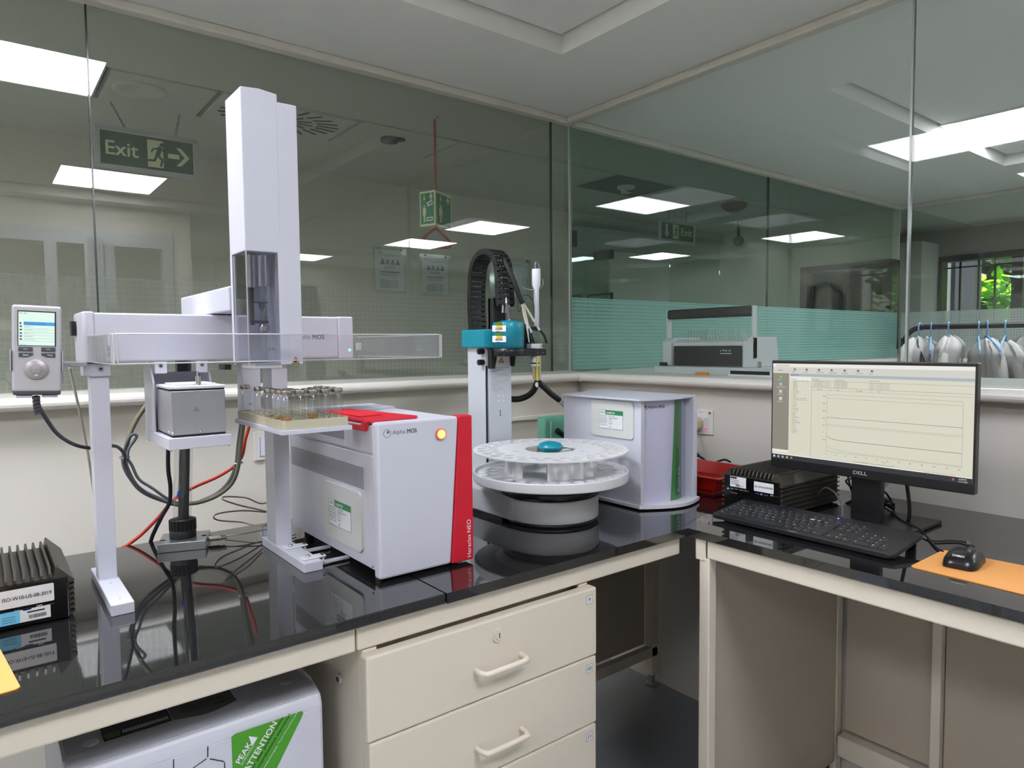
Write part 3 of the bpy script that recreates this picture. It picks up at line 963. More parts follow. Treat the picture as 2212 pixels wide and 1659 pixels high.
# ================================================================== GAS GENERATOR under the bench
gg = thing('gas_generator', 'white gas generator with green warning sticker on the floor under the bench', 'gas generator', (.27, 1.4, 0))
b_ = MB(lilac_m)
prof = [(1.150, .03), (1.150, .726), (1.158, .744), (1.185, .752), (1.205, .747), (1.62, .747), (1.62, .03)]
b_.prism([(.078, y, z) for y, z in prof], (.386, 0, 0), .006)
b_.build('body', gg)
MB(lilac_m).box(.084, .458, 1.1465, 1.151, .05, .722, .0015).build('front_panel', gg)
d = MB(lilac_m)
d.lathe((.118, 1.225, 0), [(.0, .7492), (.009, .7492), (.0115, .7475)], 20).build('top_cap', gg)
MB(lilac_m).lathe((.425, 1.225, 0), [(.0, .7492), (.009, .7492), (.0115, .7475)], 20).build('top_cap', gg)
s_ = MB(mat('smoked_label', '5b5c55', .5)).prism([(.235, 1.215, .7475), (.285, 1.200, .7475), (.335, 1.215, .7475), (.335, 1.33, .7475), (.235, 1.33, .7475)], (0, 0, .0006))
s_.use(ink_m).text('PEAK protected', (.25, 1.24, .7481), X, Y, .008, .07, .01)
s_.text('PEAK', (.30, 1.222, .7481), X, Y, .006, .02, .03)
for i in range(3): s_.rect((.25, 1.228 - .0 + i * .003, .7481), X, Y, .045, .0008, .0003)
s_.build('top_label', gg)
s_ = MB(mblack_m).box(.135, .232, 1.215, 1.28, .7475, .749)
s_.use(mat('muted_green', '47581f', .5)).box(.137, .158, 1.217, 1.235, .749, .7494)
s_.use(gray_m)
for i in range(16): s_.box(.162 + i * .0042, .1652 + i * .0042, 1.222, 1.232, .749, .7494)
s_.build('rating_plate', gg)
fy = 1.1463
st = MB(mat('sticker_green', '4a9a28', .4))
P1 = W(655, 1535, 'y', fy); P2 = W(500, 1592, 'y', fy)
h_ = P1.z - P2.z
st.prism([(P2.x, fy, P2.z), (P2.x + .006, fy, P2.z + .003), (P1.x - .003, fy, P1.z), (P1.x, fy, P1.z - .003), (P1.x - .004, fy, P1.z - .012), (P2.x + .02, fy, P2.z - .165), (P2.x, fy, P2.z - .165)], (0, -.0006, 0))
dr_ = Vector((.61, 0, .79)).normalized(); ur_ = Vector((-.79, 0, .61)).normalized()
st.use(wink_m)
fo = fy - .0007
# lettering runs up along the sloping edge of the sticker
st.text('PEAK', W(518, 1650, 'y', fo), dr_, ur_, .0092, .034, .03)
st.text('SCIENTIFIC', W(523, 1653, 'y', fo), dr_, ur_, .0030, .034, .01)
st.text('ATTENTION', W(536, 1668, 'y', fo), dr_, ur_, .0102, .083, .03)
q = W(545, 1612, 'y', fo)
st.add([q, q + dr_ * .015, q + dr_ * .012 + ur_ * .016], [(0, 1, 2)])
st.text('www.peakscientific.com/register  *Terms and conditions apply', W(554, 1690, 'y', fo), dr_, ur_, .0034, .120, .01)
st.use(ink_m)
st.text('Register your product online', W(532, 1688, 'y', fo), dr_, ur_, .0060, .108, .015)
st.text('for comprehensive warranty*', W(543, 1689, 'y', fo), dr_, ur_, .0060, .116, .015)
st.build('warning_sticker', gg)
mo = MB(ink_m)
def seg(a, b2, w_=.0016):
    a, b2 = W(a[0], a[1], 'y', fo), W(b2[0], b2[1], 'y', fo)
    dd = (b2 - a).normalized(); nn = dd.cross(Y) * w_ / 2
    mo.add([a - nn, b2 - nn, b2 + nn, a + nn], [(0, 3, 2, 1)])
for a, c in (((449, 1612), (449, 1636)), ((453, 1639), (484, 1645)), ((485, 1647), (486, 1672)), ((375, 1640), (375, 1672)), ((446, 1639), (405, 1668)), ((486, 1672), (455, 1700))): seg(a, c)
mo.build('molecule_print', gg)


# ================================================================== FANLESS COMPUTERS
def calib(mb, o, r_, u_, w, h, name2='Autosampler', num='SGS/ID/036'):
    """calibration sticker: ink frame, green heading, text rows"""
    o = Vector(o); r_ = Vector(r_); u_ = Vector(u_)
    mb.use(paper_m).rect(o, r_, u_, w, h, .0003)
    mb.use(ink_m).frame(o, r_, u_, w, h, .0007, .0006)
    mb.use(green_m).rect(o + r_ * w * .27 + u_ * h * .76, r_, u_, w * .72, h * .23, .0006)
    mb.use(wink_m).text('CALIBRATED', o + r_ * w * .31 + u_ * h * .81, r_, u_, h * .11, w * .36, .02, 'l', .0009)
    mb.use(ink_m).text('SGS', o + r_ * w * .06 + u_ * h * .81, r_, u_, h * .11, w * .15, 0, 'l', .0006)
    rows = (('Equipment Name', name2), ('Equipment ID No.', num), ('Date of Calibration', '02-Apr-22'), ('Calibration Due Date', '01-Apr-23'), ('Calibrated by', 'External'), ('Prepared by, date', ''))
    for i, (a, b2) in enumerate(rows):
        zz = h * (.66 - i * .10)
        mb.text(a, o + r_ * w * .04 + u_ * zz, r_, u_, h * .055, w * .30, .015, 'l', .0006)
        if b2: mb.text(b2, o + r_ * w * .42 + u_ * zz, r_, u_, h * .055, None if i != 1 else w * .36, .015, 'l', .0006)
    mb.text('W', o + r_ * w * .44 + u_ * h * .05, r_, u_, h * .1, w * .07, 0, 'l', .0006)


def barcode(mb, o, r_, u_, w, h, off=.0008, seed=1):
    rnd = random.Random(seed); x = 0; o = Vector(o)
    while x < w:
        a = rnd.choice((.0004, .0006, .001)); mb.rect(o + Vector(r_) * x, r_, u_, min(a, w - x), h, off); x += a + rnd.choice((.0005, .0008))


def fin_pc(label, loc, rz, w, d, h, kind_):
    """front faces local -y; base centre front-left = local (0,0,0)"""
    t = thing('fanless_computer', label, 'computer', loc, (0, 0, rz))
    ch = .026; fh = .018
    def loc_build(mb, nm, lb=None): return mb.build(nm, t, lb, local=True)
    core = MB(fin_m)
    core.prism([(.007, .004, .004), (w - .007, .004, .004), (w - .007, .004, h - ch), (w - ch, .004, h - fh), (ch, .004, h - fh), (.007, .004, h - ch)], (0, d - .008, 0))
    loc_build(core, 'case')
    n_ = int((w - 2 * ch) / .0105)
    fins = MB(fin_m)
    for i in range(n_ + 1):
        x = ch - .006 + i * (w - 2 * ch + .008) / n_
        fins.prism([(x, .004, h - fh - .002), (x, .004, h - .012), (x, .012, h), (x, d - .03, h), (x, d - .004, h - fh)], (.0034, 0, 0))
    fins.prism([(w - ch, .0, h), (w - ch + .002, 0, h), (w, 0, h - ch), (w, 0, h - ch - .004), (w - .014, 0, h - ch - .004), (w - ch - .004, 0, h - fh)], (0, d - .004, 0))
    fins.prism([(ch, .0, h), (ch + .004, 0, h - fh), (.014, 0, h - ch - .004), (0, 0, h - ch - .004), (0, 0, h - ch), (ch - .002, 0, h)], (0, d - .004, 0))
    ns = 6
    for i in range(ns):
        z = .006 + i * (h - ch - .010) / ns
        for s_ in (0, 1):
            a = (w - .0080, w - .0005) if s_ else (.0005, .0080)
            fins.prism([(a[0], 0, z), (a[1], 0, z + (.003 if s_ else 0)), (a[1], 0, z + .0065), (a[0], 0, z + (.004))], (0, d - .004, 0))
    loc_build(fins, 'cooling_fins')
    loc_build(MB(mat('gloss_black_panel', '0b0b0c', .12)).box(.010, w - .010, -.0015, .005, .003, h - .019, .001), 'front_panel')
    for fx, fy_ in ((.02, .02), (w - .02, .02), (.02, d - .02), (w - .02, d - .02)):
        loc_build(MB(black_m).cyl((fx, fy_, 0), (fx, fy_, .005), .008), 'rubber_foot')
    f = -.0016
    txt = 'ISO-W10-US-08-2019' if kind_ == 0 else 'ISO -W10-US-05-2019'
    lx = w - .104 if kind_ == 0 else w - .084; lw = .074 if kind_ == 0 else .058; lz = h - .055 if kind_ == 0 else h - .050; lh = .030 if kind_ == 0 else .026
    l = MB(paper_m).add([(p[0], f - .0004, p[1]) for p in rrect(lx, lx + lw, lz, lz + lh, .002)], [list(range(24))])
    l.use(ink_m).text(txt, (lx + lw / 2, f, lz + lh * .40), X, Z, lh * .20, lw * .90, .02, 'c', .0008)
    loc_build(l, 'asset_label')
    s_ = MB(paper_m).rect((lx - .014, f, .010), X, Z, .082, .021, .0003)
    s_.use(lblue_m).rect((lx - .002, f, .010), X, Z, .028, .021, .0005)
    s_.use(mat('pc_green' if kind_ == 0 else 'pc_violet', '8cb765' if kind_ == 0 else '6a6a94', .5)).rect((lx - .014, f, .010), X, Z, .012, .021, .0005)
    s_.use(ink_m); barcode(s_, (lx + .038, f, .014), X, Z, .024, .006, .0006); s_.rect((lx + .036, f, .024), X, Z, .024, .0025, .0006)
    for i in range(3): s_.rect((lx + .002, f, .014 + i * .004), X, Z, .018, .0007, .0007)
    loc_build(s_, 'licence_sticker')
    p = MB(mat('port_blue', '1f3f86', .4)).rect((lx + .004, f, lz - .008), X, Z, .012, .003, .0003).rect((lx + .030, f, lz - .008), X, Z, .012, .003, .0003)
    p.use(chrome_m).rect((lx + .060, f, lz - .006), X, Z, .014, .0012, .0004)
    p.use(wink_m).text('SS', (lx + .019, f, lz - .008), X, Z, .003, .007, .02).text('DP2', (lx + .049, f, lz - .006), X, Z, .003, .008, .01)
    loc_build(p, 'ports')
    loc_build(MB(mat('led_green', '8fe09a', emit=2)).rect((.020, f, h - .058), X, Z, .003, .003, .0005), 'status_light')
    if kind_:
        s_ = MB(paper_m).rect((.028, f, h - .049), X, Z, .050, .029, .0003)
        s_.use(ink_m).rect((.029, f, h - .0265), X, Z, .020, .005, .0005); barcode(s_, (.046, f, h - .048), X, Z, .014, .007, .0005, 3)
        s_.text('CE', (.064, f, h - .047), X, Z, .004, .006)
        for i in range(3): s_.rect((.030, f, h - .031 - i * .005), X, Z, .026, .0012, .0005)
        loc_build(s_, 'rating_label')
        s_ = MB(gink_m).text('cincoze', (.03, f, h - .068), X, Z, .005, .021).use(wink_m).text('LAN 1  ACT 1  LAN 2  ACT 2', (.030, f, h - .056), X, Z, .0025, .055)
        loc_build(s_, 'front_print')
    return t


fin_pc('black finned fanless computer at the left end of the bench', (-.068, 1.378, CZ), 0, .188, .235, .092, 0)
fin_pc('black finned fanless computer behind the keyboard, left of the monitor', (1.640, 1.150, CZ), -PI / 2, .186, .30, .112, 1)

# mats
for pts, lb in (([(1.484, .585), (1.490, .592), (1.652, .594), (1.658, .590), (1.672, .30), (1.665, .295), (1.478, .297), (1.472, .30)], 'tan orange mouse mat at the right edge of the desk'),
                ([(.026, 1.128), (.031, 1.133), (.012, 1.306), (.008, 1.310), (-.20, 1.290), (-.205, 1.285), (-.19, 1.115), (-.185, 1.11)], 'tan orange mat cut by the left frame edge on the bench')):
    o = MB(orange_m).prism([(x, y, CZ + .0004) for x, y in pts], (0, 0, .0018)).build('mouse_mat')
    tag(o, lb, 'mat')


# ================================================================== GAS CHROMATOGRAPH (electronic nose)
gcx0, gcx1, gy0, gy1 = .600, .820, 1.190, 1.668
gc = thing('chromatograph', 'white benchtop chromatograph with red stripe and glowing orange button', 'lab instrument', (.71, 1.4, CZ))
MB(lilac_m).box(.606, .812, gy0 + .022, gy1, .918, 1.207, .005).build('housing', gc)
fp = MB(lilac_m)
fp.prism([(gcx0, gy0 + .006, .907), (gcx0 + .006, gy0, .907), (.764, gy0, .907), (.787, gy0, 1.2125), (gcx0 + .006, gy0, 1.2125), (gcx0, gy0 + .006, 1.2125)][:0] or
         [(gcx0, gy0, .907), (.7635, gy0, .907), (.7865, gy0, 1.2125), (gcx0, gy0, 1.2125)], (0, .024, 0), .005)
fpo = fp.build('front_panel', gc)
MB(red_m).prism([(.7645, gy0 - .001, .906), (gcx1, gy0 - .001, .906), (gcx1, gy0 - .001, 1.2135), (.7875, gy0 - .001, 1.2135)], (0, .030, 0), .003).build('red_stripe', gc)
o = MB(wink_m).text('Heracles NEO', (.8125, gy0 - .001, .913), Z, -X, .0095, .080, .0)
o.build('side_print', gc)
# lettering and logo
lg = MB(gink_m)
def logo(mb, c, r_, u_, R, name_h, tw, off=.0004, dx=1.35):
    c = Vector(c); r_ = Vector(r_); u_ = Vector(u_); nn = r_.cross(u_) * off
    N_ = 28
    for k in range(N_):
        a, b2 = 2 * PI * k / N_, 2 * PI * (k + 1) / N_
        p = [c + nn + (r_ * math.cos(t_) + u_ * math.sin(t_)) * q for t_, q in ((a, R), (b2, R), (b2, R * .88), (a, R * .88))]
        mb.add(p, [(3, 2, 1, 0)])
    cc_ = c + nn + r_ * R * .22 + u_ * R * .30
    mb.add([cc_ + (r_ * math.cos(2 * PI * k / 16) + u_ * math.sin(2 * PI * k / 16)) * R * .34 for k in range(16)], [list(range(16))])
    o_ = c + r_ * R * dx - u_ * name_h * .62
    mb.text('Alpha', o_, r_, u_, name_h * 1.22, tw * .52, 0, 'l', off)
    mb.use(ink_m).text('MOS', o_ + r_ * tw * .60 + u_ * name_h * .24, r_, u_, name_h * .98, tw * .40, .02, 'l', off)
logo(lg, (.6215, gy0, 1.191), X, Z, .0082, .0085, .054)
lg.build('front_logo', fpo)
bt = MB(mat('button_rim', 'd8707a', .3)).cyl((.741, gy0, 1.180), (.741, gy0 - .005, 1.180), .0115, n=32)
bt.build('button_bezel', fpo)
MB(mat('button_glow', 'ff8a30', emit=2.6)).cyl((.741, gy0 - .005, 1.180), (.741, gy0 - .0065, 1.180), .0092, n=32).use(mat('button_glow_core', 'ffd850', emit=3.2)).cyl((.741, gy0 - .0065, 1.180), (.741, gy0 - .0068, 1.180), .0075, n=32).build('power_button', gc)
# left side: lower access panel, lid joint, vents
sx = .606
spo = MB(lilac_m).box(.6025, .6065, gy0 + .026, gy1 - .004, .920, 1.146, .0015).build('side_panel', gc)
MB(lilac_m).box(.6025, .6065, gy0 + .026, gy1 - .004, 1.150, 1.205, .0015).build('upper_side_panel', gc)
v = MB(gap_m)
rows = 13
for j in range(rows):
    zz = 1.0745 + j * .00345
    nslot = 62
    for i in range(nslot):
        y1_ = 1.257 + i * (.396 / nslot)
        v.rect((.6025, y1_ + .0045, zz), -Y, Z, .0044, .0017, .0003)
v.build('vent_slots', spo)
v = MB(gap_m)
for j in range(6):
    for i in range(28):
        v.rect((.6025, 1.345 + i * .0064 + .0045, 1.166 + j * .0034), -Y, Z, .0044, .0017, .0003)
v.build('upper_vent_slots', gc)
MB(chrome_m).cyl((.6025, 1.222, .926), (.6005, 1.222, .926), .002).build('screw', gc)
pq = MB(pale_m)
pts = rrect(1.262, 1.453, .944, 1.066, .012)
pq.prism([(.6024, y, z) for y, z in pts], (-.005, 0, 0), .0012)
pqo = pq.build('label_plaque', gc)
cb = MB(); cb.use(paper_m)
calib(cb, (.5973, 1.420, .975), -Y, Z, .112, .056, 'Heracles NEO', 'SGS/INST/41/26/13')
cb.build('calibration_sticker', pqo)
# red top tray and spout
tz = 1.2078
rt = MB(red_m)
rt.prism([(.603, 1.221, tz), (.722, 1.250, tz), (.728, 1.256, tz), (.690, 1.505, tz), (.603, 1.505, tz)], (0, 0, .0062), .002)
rto = rt.build('red_tray', gc)
rt = MB(red_m)
rt.prism([(.618, 1.30, tz + .0063), (.675, 1.315, tz + .0063), (.66, 1.47, tz + .0063), (.618, 1.47, tz + .0063)], (0, 0, .003), .0012)
rt.build('tray_rim', rto)
rt = MB(red_m)
rt.prism([(.6022, 1.222, 1.2135), (.6022, 1.233, 1.193), (.6022, 1.305, 1.193), (.6022, 1.305, 1.203), (.6022, 1.247, 1.203), (.6022, 1.240, 1.2135)], (-.008, 0, 0), .0015)
rt.build('spout_lip', rto)
MB(lilac_m).prism([(.606, 1.51, 1.207), (.812, 1.51, 1.207), (.812, 1.64, 1.207), (.606, 1.64, 1.207)], (0, 0, .004), .0015).build('rear_cover', gc)
for x, y in ((.625, 1.235), (.795, 1.235), (.625, 1.61), (.795, 1.61)):
    MB(black_m).cyl((x, y, CZ), (x, y, .919), .011).build('foot', gc)

# ================================================================== XYZ AUTOSAMPLER (rail, tower, legs)
ps = thing('robotic_autosampler', 'white gantry autosampler with tall tower on two slim legs', 'lab robot', (.41, 1.5, CZ))
# legs
for nm, x0, x1, yf, yb_, cy0, cy1 in (('leg', .167, .203, 1.336, 1.594, 1.495, 1.532), ('leg', .510, .550, 1.345, 1.605, 1.512, 1.572)):
    l = MB(lilac_m)
    l.box(x0, x1, yf, yb_, CZ, CZ + .020, .0015)
    l.build('foot_bar', ps)
    l = MB(lilac_m).box(x0 + .002, x1 - .003, cy0, cy1, CZ + .020, 1.333, .001)
    lo = l.build('leg', ps)
    MB(gink_m).cyl(((x0 + x1) / 2, yf + .03, CZ + .02), ((x0 + x1) / 2, yf + .03, CZ + .0204), .0012).cyl(((x0 + x1) / 2, yf + .13, CZ + .02), ((x0 + x1) / 2, yf + .13, CZ + .0204), .0012).build('screw_holes', lo)
MB(gray_m).box(.168, .202, 1.487, 1.496, 1.308, 1.332, .001).build('clamp_plate', ps)
MB(gray_m).box(.158, .169, 1.487, 1.53, 1.309, 1.332, .001).build('clamp_plate', ps)
MB(chrome_m).cyl((.186, 1.487, 1.322), (.186, 1.484, 1.322), .0045).use(gap_m).cyl((.186, 1.484, 1.322), (.186, 1.4838, 1.322), .0022).build('clamp_screw', ps)
# foot brackets to the instrument
for yy in (1.375, 1.475):
    br = MB(white_m).box(.515, .565, yy - .012, yy + .010, CZ + .0205, CZ + .0235, .001)
    br.box(.560, .62, yy - .006, yy + .008, CZ + .003, CZ + .008, .001); br.box(.558, .563, yy - .006, yy + .008, CZ + .004, CZ + .0235)
    br.build('foot_bracket', ps)
    MB(chrome_m).lathe((.530, yy, 0), [(.005, CZ + .0235), (.0048, CZ + .026), (.003, CZ + .0275), (0, CZ + .0275)], 16).build('bracket_screw', ps)
# rail
ry0, ry1, rz0, rz1 = 1.470, 1.600, 1.335, 1.4255
MB(lilac_m).box(.176, .650, ry0, ry1, rz0, rz1, .003).build('rail', ps)
MB(lilac_m).prism([(p, q, rz0 - .001) for p, q in [(.158, ry0 + .008), (.163, ry0 - .001), (.1765, ry0 - .001), (.1765, ry1), (.158, ry1)]], (0, 0, rz1 - rz0 + .003), .0025).build('rail_end_cap', ps)
MB(lilac_m).box(.650, .686, ry0 - .002, ry1, rz0 - .003, rz1 + .001, .003).build('rail_end_cap', ps)
MB(mat('led_green_small', '6ef0a0', emit=3)).cyl((.676, ry0 - .002, 1.351), (.676, ry0 - .0028, 1.351), .0028).build('status_light', ps)
lg = MB(gink_m)
logo(lg, (.5385, ry0, 1.3795), X, Z, .009, .010, .066)
lg.build('rail_logo', ps)
MB(gap_m).box(.150, .157, 1.56, 1.59, 1.385, 1.412).build('cable_plug', ps)
# cross arm
MB(lilac_m).box(.380, .478, 1.345, 1.720, rz1 + .002, 1.474, .003).build('cross_arm', ps)
# tower: shell with open window, inner works, clear cover
tx0, txs, tx1, ty0, ty1, tzb, tzt = .3835, .4475, .4830, 1.250, 1.342, 1.327, 1.812
wz = 1.529
tw = MB(lilac_m)
tw.prism([(tx0, ty0, wz), (txs, ty0, wz), (txs, ty0, tzt - .001), (tx0 + .03, ty0, tzt + .002), (tx0, ty0, tzt)], (0, ty1 - ty0, 0), .002)
tw.box(.4405, tx1, ty0 + .0005, ty1, tzb, tzt - .014, .002)
tw.box(tx0, tx0 + .003, ty1 - .012, ty1, tzb + .006, wz + .003, .001)
tw.box(tx0 + .003, tx1, ty1 - .003, ty1, tzb, wz + .003)
tw.build('tower_shell', ps)
iw = MB(gray_m).box(tx0 + .004, .440, ty1 - .020, ty1 - .004, tzb + .004, wz - .002)
iw.build('inner_plate', ps)
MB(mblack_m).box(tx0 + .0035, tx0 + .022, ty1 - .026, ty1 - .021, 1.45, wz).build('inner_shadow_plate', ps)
MB(alu_m).box(tx0 + .004, .402, ty1 - .030, ty1 - .021, 1.415, 1.448, .001).build('slide_block', ps)
st_ = MB(chrome_m)
st_.cyl((.405, 1.285, 1.467), (.405, 1.285, 1.527), .0085); st_.cyl((.424, 1.283, 1.470), (.424, 1.283, 1.527), .0125)
st_.build('syringe_holder', ps)
hd = MB(mblack_m)
hd.box(.401, .407, 1.284, 1.290, 1.40, 1.467); hd.box(.402, .430, 1.278, 1.286, 1.440, 1.4425); hd.box(.400, .430, 1.276, 1.288, 1.403, 1.408, .001)
hd.cyl((.420, 1.281, 1.440), (.420, 1.281, 1.434), .0055); hd.cyl((.420, 1.281, 1.434), (.420, 1.281, 1.425), .0055, .0012)
hd.build('gripper_arm', ps)
MB(chrome_m).cyl((.4225, 1.281, 1.388), (.4225, 1.281, 1.398), .0105).cyl((.4225, 1.281, 1.398), (.4225, 1.281, 1.402), .0105, .007).build('magnet_head', ps)
MB(VG).cyl((.4205, 1.281, 1.403), (.4205, 1.281, 1.428), .0045).build('syringe_barrel', ps)
for x, z, r in ((.437, 1.447, .0032), (.4365, 1.424, .0042), (.434, 1.403, .0038), (.393, 1.425, .0036), (.4305, 1.447, .0018), (.4385, 1.409, .0018), (.388, 1.408, .0018)):
    MB(chrome_m).cyl((x, ty1 - .020 if x > .4 else ty1 - .030, z), (x, ty1 - .0225 if x > .4 else ty1 - .033, z), r).use(gap_m).cyl((x, ty1 - .0225 if x > .4 else ty1 - .033, z), (x, ty1 - .023 if x > .4 else ty1 - .0334, z), r * .45).build('hex_screw', ps)
cv = MB(SMK)
cv.box(tx0 + .0005, .4405, ty0 + .0008, ty0 + .0022, tzb, wz); cv.box(tx0 + .0005, tx0 + .002, ty0 + .0022, ty1 - .012, tzb, wz)
cvo = cv.build('clear_cover', ps)
MB(ACRE).cyl((tx0 + .0015, ty0 + .0015, tzb), (tx0 + .0015, ty0 + .0015, wz), .0012).build('cover_edge', cvo)
MB(white_m).box(tx0 + .002, tx0 + .0055, ty1 - .022, ty1 - .012, tzb + .004, wz - .002).build('inner_strip', ps)
MB(pale_m).box(tx0 + .012, .445, ty0 + .004, ty1 - .01, tzb - .006, tzb + .003, .001).build('lower_plate', ps)
pr_ = MB(ink_m).text('S II', (.4195, ty0 + .0006, 1.3535), X, Z, .0042, .0105, .015)
pr_.build('tower_print', ps)
wt = MB(yellow_m).add([(.4625, ty0 - .0003, 1.329), (.4745, ty0 - .0003, 1.329), (.4685, ty0 - .0003, 1.340)], [(0, 1, 2)])
wt.use(ink_m)
for a, b2 in (((.4615, 1.3283), (.4755, 1.3283)), ((.4755, 1.3283), (.4685, 1.3412)), ((.4685, 1.3412), (.4615, 1.3283))):
    a3, b3 = Vector((a[0], ty0 - .0005, a[1])), Vector((b2[0], ty0 - .0005, b2[1]))
    nn = (b3 - a3).normalized().cross(Y) * .0005
    wt.add([a3 - nn, b3 - nn, b3 + nn, a3 + nn], [(0, 1, 2, 3)])
wt.rect((.4655, ty0, 1.3305), X, Z, .005, .003, .0006)
wt.build('warning_label', ps)
# hanging posts under rail for tray holder
MB(lilac_m).box(.450, .487, 1.510, 1.550, 1.215, 1.3335, .001).build('tray_post', ps)
MB(mblack_m).box(.384, .396, 1.400, 1.44, 1.316, 1.3265).build('underside_bracket', ps)
# tray plate
MB(lilac_m).box(.4275, .5625, 1.217, 1.497, 1.2012, 1.2100, .001).build('tray_plate', ps)
# clear guard
def guard(off):
    x0, x1, y0, r = .166, .7585, 1.200, .018
    p = [(x0 + off, 1.60)]
    for k in range(7):
        a = PI + PI / 2 * k / 6
        p.append((x0 + r + (r - off) * math.cos(a), y0 + r + (r - off) * math.sin(a)))
    for k in range(7):
        a = -PI / 2 + PI / 2 * k / 6
        p.append((x1 - r + (r - off) * math.cos(a), y0 + r + (r - off) * math.sin(a)))
    p.append((x1 - off, 1.60))
    return p
A_, B_ = guard(0), guard(.004)
gd = MB(ACR)
zb, zt_ = 1.3355, 1.3820
n_ = len(A_)
vs = [(p[0], p[1], zb) for p in A_] + [(p[0], p[1], zt_) for p in A_] + [(p[0], p[1], zb) for p in B_] + [(p[0], p[1], zt_) for p in B_]
gd.add(vs, [(i, i + 1, n_ + i + 1, n_ + i) for i in range(n_ - 1)] + [(2 * n_ + i + 1, 2 * n_ + i, 3 * n_ + i, 3 * n_ + i + 1) for i in range(n_ - 1)], True)
go = gd.build('clear_guard', ps)
ge = MB(ACRE)
ge.add(vs, [(n_ + i, n_ + i + 1, 3 * n_ + i + 1, 3 * n_ + i) for i in range(n_ - 1)] + [(i + 1, i, 2 * n_ + i, 2 * n_ + i + 1) for i in range(n_ - 1)] + [(0, n_, 3 * n_, 2 * n_), (n_ - 1, 3 * n_ - 1, 4 * n_ - 1, 2 * n_ - 1)][:1])
ge.build('guard_edge', go)
for x in (.18, .748):
    MB(ACRE).box(x - .006, x + .004, 1.565, 1.575, 1.350, 1.368, .001).build('guard_clip', ps)

# handheld controller and bracket
hc = thing('handheld_controller', 'gray handheld controller with lit screen and round jog wheel, left of the gantry', 'controller', (.084, 1.45, 1.28), (0, math.radians(2.2), math.radians(-4)))
def L(mb, nm, par=None, **k): return mb.build(nm, par or hc, local=True, **k)
L(MB(mat('controller_shell', 'b9b8bc', .45)).box(-.0355, .0355, 0, .017, .006, .155, .004, 3), 'housing')
L(MB(dgray_m).box(-.0345, .0345, .002, .018, .0, .010, .002), 'lower_bumper')
L(MB(gap_m).box(-.0275, .0275, -.0004, .001, .085, .1455), 'screen_bezel')
scr = MB(mat('controller_screen', 'dcf5ea', emit=.72)).rect((-.0262, -.0004, .086), X, Z, .0518, .0575, .0003)
scr.use(mat('screen_blue', '3d9ce0', emit=.7)).rect((-.0187, -.0004, .1205), X, Z, .0443, .0060, .0006)
scr.use(mat('screen_ink', '2a3440', .6))
scr.text('PAL RSI', (-.025, -.0004, .1398), X, Z, .0020, .011, 0, 'l', .0007)
for i, s_ in enumerate(('SSL 1   1000 uL Tip  PCR Valve', 'Is not the instrument for the demo found')):
    scr.text(s_, (-.018, -.0004, .1238 - i * .0026), X, Z, .0015, .030, .01, 'l', .0009)
for i, (s_, zz) in enumerate((('Agitator 1', .1170), ('Tray Holder 1', .1115), ('Park1_1', .1053), ('FastWash1', .1002), ('Input Output 1', .0951))):
    scr.text(s_, (-.018, -.0004, zz), X, Z, .0018, .0115 if i < 4 else .0165, .0, 'l', .0007)
    scr.rect((-.0262, -.0004, zz - .0022 - (.0018 if i < 2 else 0)), X, Z, .0518, .00022, .0006)
    scr.rect((-.0243, -.0004, zz), X, Z, .0030, .0024, .0007)
scr.text('Num Temp: 37.1 C, Standby: No  0.0', (-.018, -.0004, .1148), X, Z, .0010, .034, 0, 'l', .0007).text('Slot1: VT15, Slot2: VT15, Slot3: VT15', (-.018, -.0004, .1093), X, Z, .0010, .034, 0, 'l', .0007)
scr.text('Options', (-.025, -.0004, .0868), X, Z, .0018, .0095, 0, 'l', .0007)
scr.rect((-.0243, -.0004, .1215), X, Z, .002, .004, .0009)
L(scr, 'screen')
km = mat('key_gray', '484a52', .5)
for x0, z0, s_, sl_ in ((-.0265, .0755, '-', 0), (.0060, .0755, '-', 0), (-.0260, .0655, 'Back', 1), (.0060, .0655, 'Stop', 2)):
    w_ = .0205; h_ = .0075
    pts = [(x0, z0), (x0 + w_, z0), (x0 + w_, z0 + h_), (x0, z0 + h_)]
    if sl_ == 1: pts = [(x0, z0), (x0 + w_ * .6, z0), (x0 + w_, z0 + h_ * .5), (x0 + w_, z0 + h_), (x0, z0 + h_)]
    if sl_ == 2: pts = [(x0 + w_ * .4, z0), (x0 + w_, z0), (x0 + w_, z0 + h_), (x0, z0 + h_), (x0, z0 + h_ * .5)]
    kb = L(MB(km).prism([(p, 0, q) for p, q in pts], (0, -.0018, 0), .0006), 'button')
    tx_ = MB(wink_m)
    if s_ == '-': tx_.rect((x0 + w_ / 2 - .003, -.0018, z0 + h_ * .5), X, Z, .006, .0007, .0003)
    else: tx_.text(s_, (x0 + w_ * (.50 if sl_ == 1 else .62), -.0018, z0 + h_ * .32), X, Z, .0030, .0075, .02, 'c', .0003)
    tx_.build('key_print', kb, local=True)
jw = MB(mat('jog_wheel_gray', 'a9a3a3', .35, metal=.3))
jw.lathe((-.001, 0, .0445), [(.0, .0042), (.0158, .0042), (.0172, .0030), (.0176, .0)], 36, 'y')
jo = L(jw, 'jog_wheel')
kk = MB(gap_m)
for i in range(32):
    a, b2 = 2 * PI * i / 32, 2 * PI * (i + 1) / 32
    kk.add([(-.001 + .0082 * math.cos(a), -.0044, .0445 + .0082 * math.sin(a)), (-.001 + .0082 * math.cos(b2), -.0044, .0445 + .0082 * math.sin(b2)), (-.001 + .0079 * math.cos(b2), -.0044, .0445 + .0079 * math.sin(b2)), (-.001 + .0079 * math.cos(a), -.0044, .0445 + .0079 * math.sin(a))], [(0, 1, 2, 3)])
kk.build('centre_ring', jo, local=True)
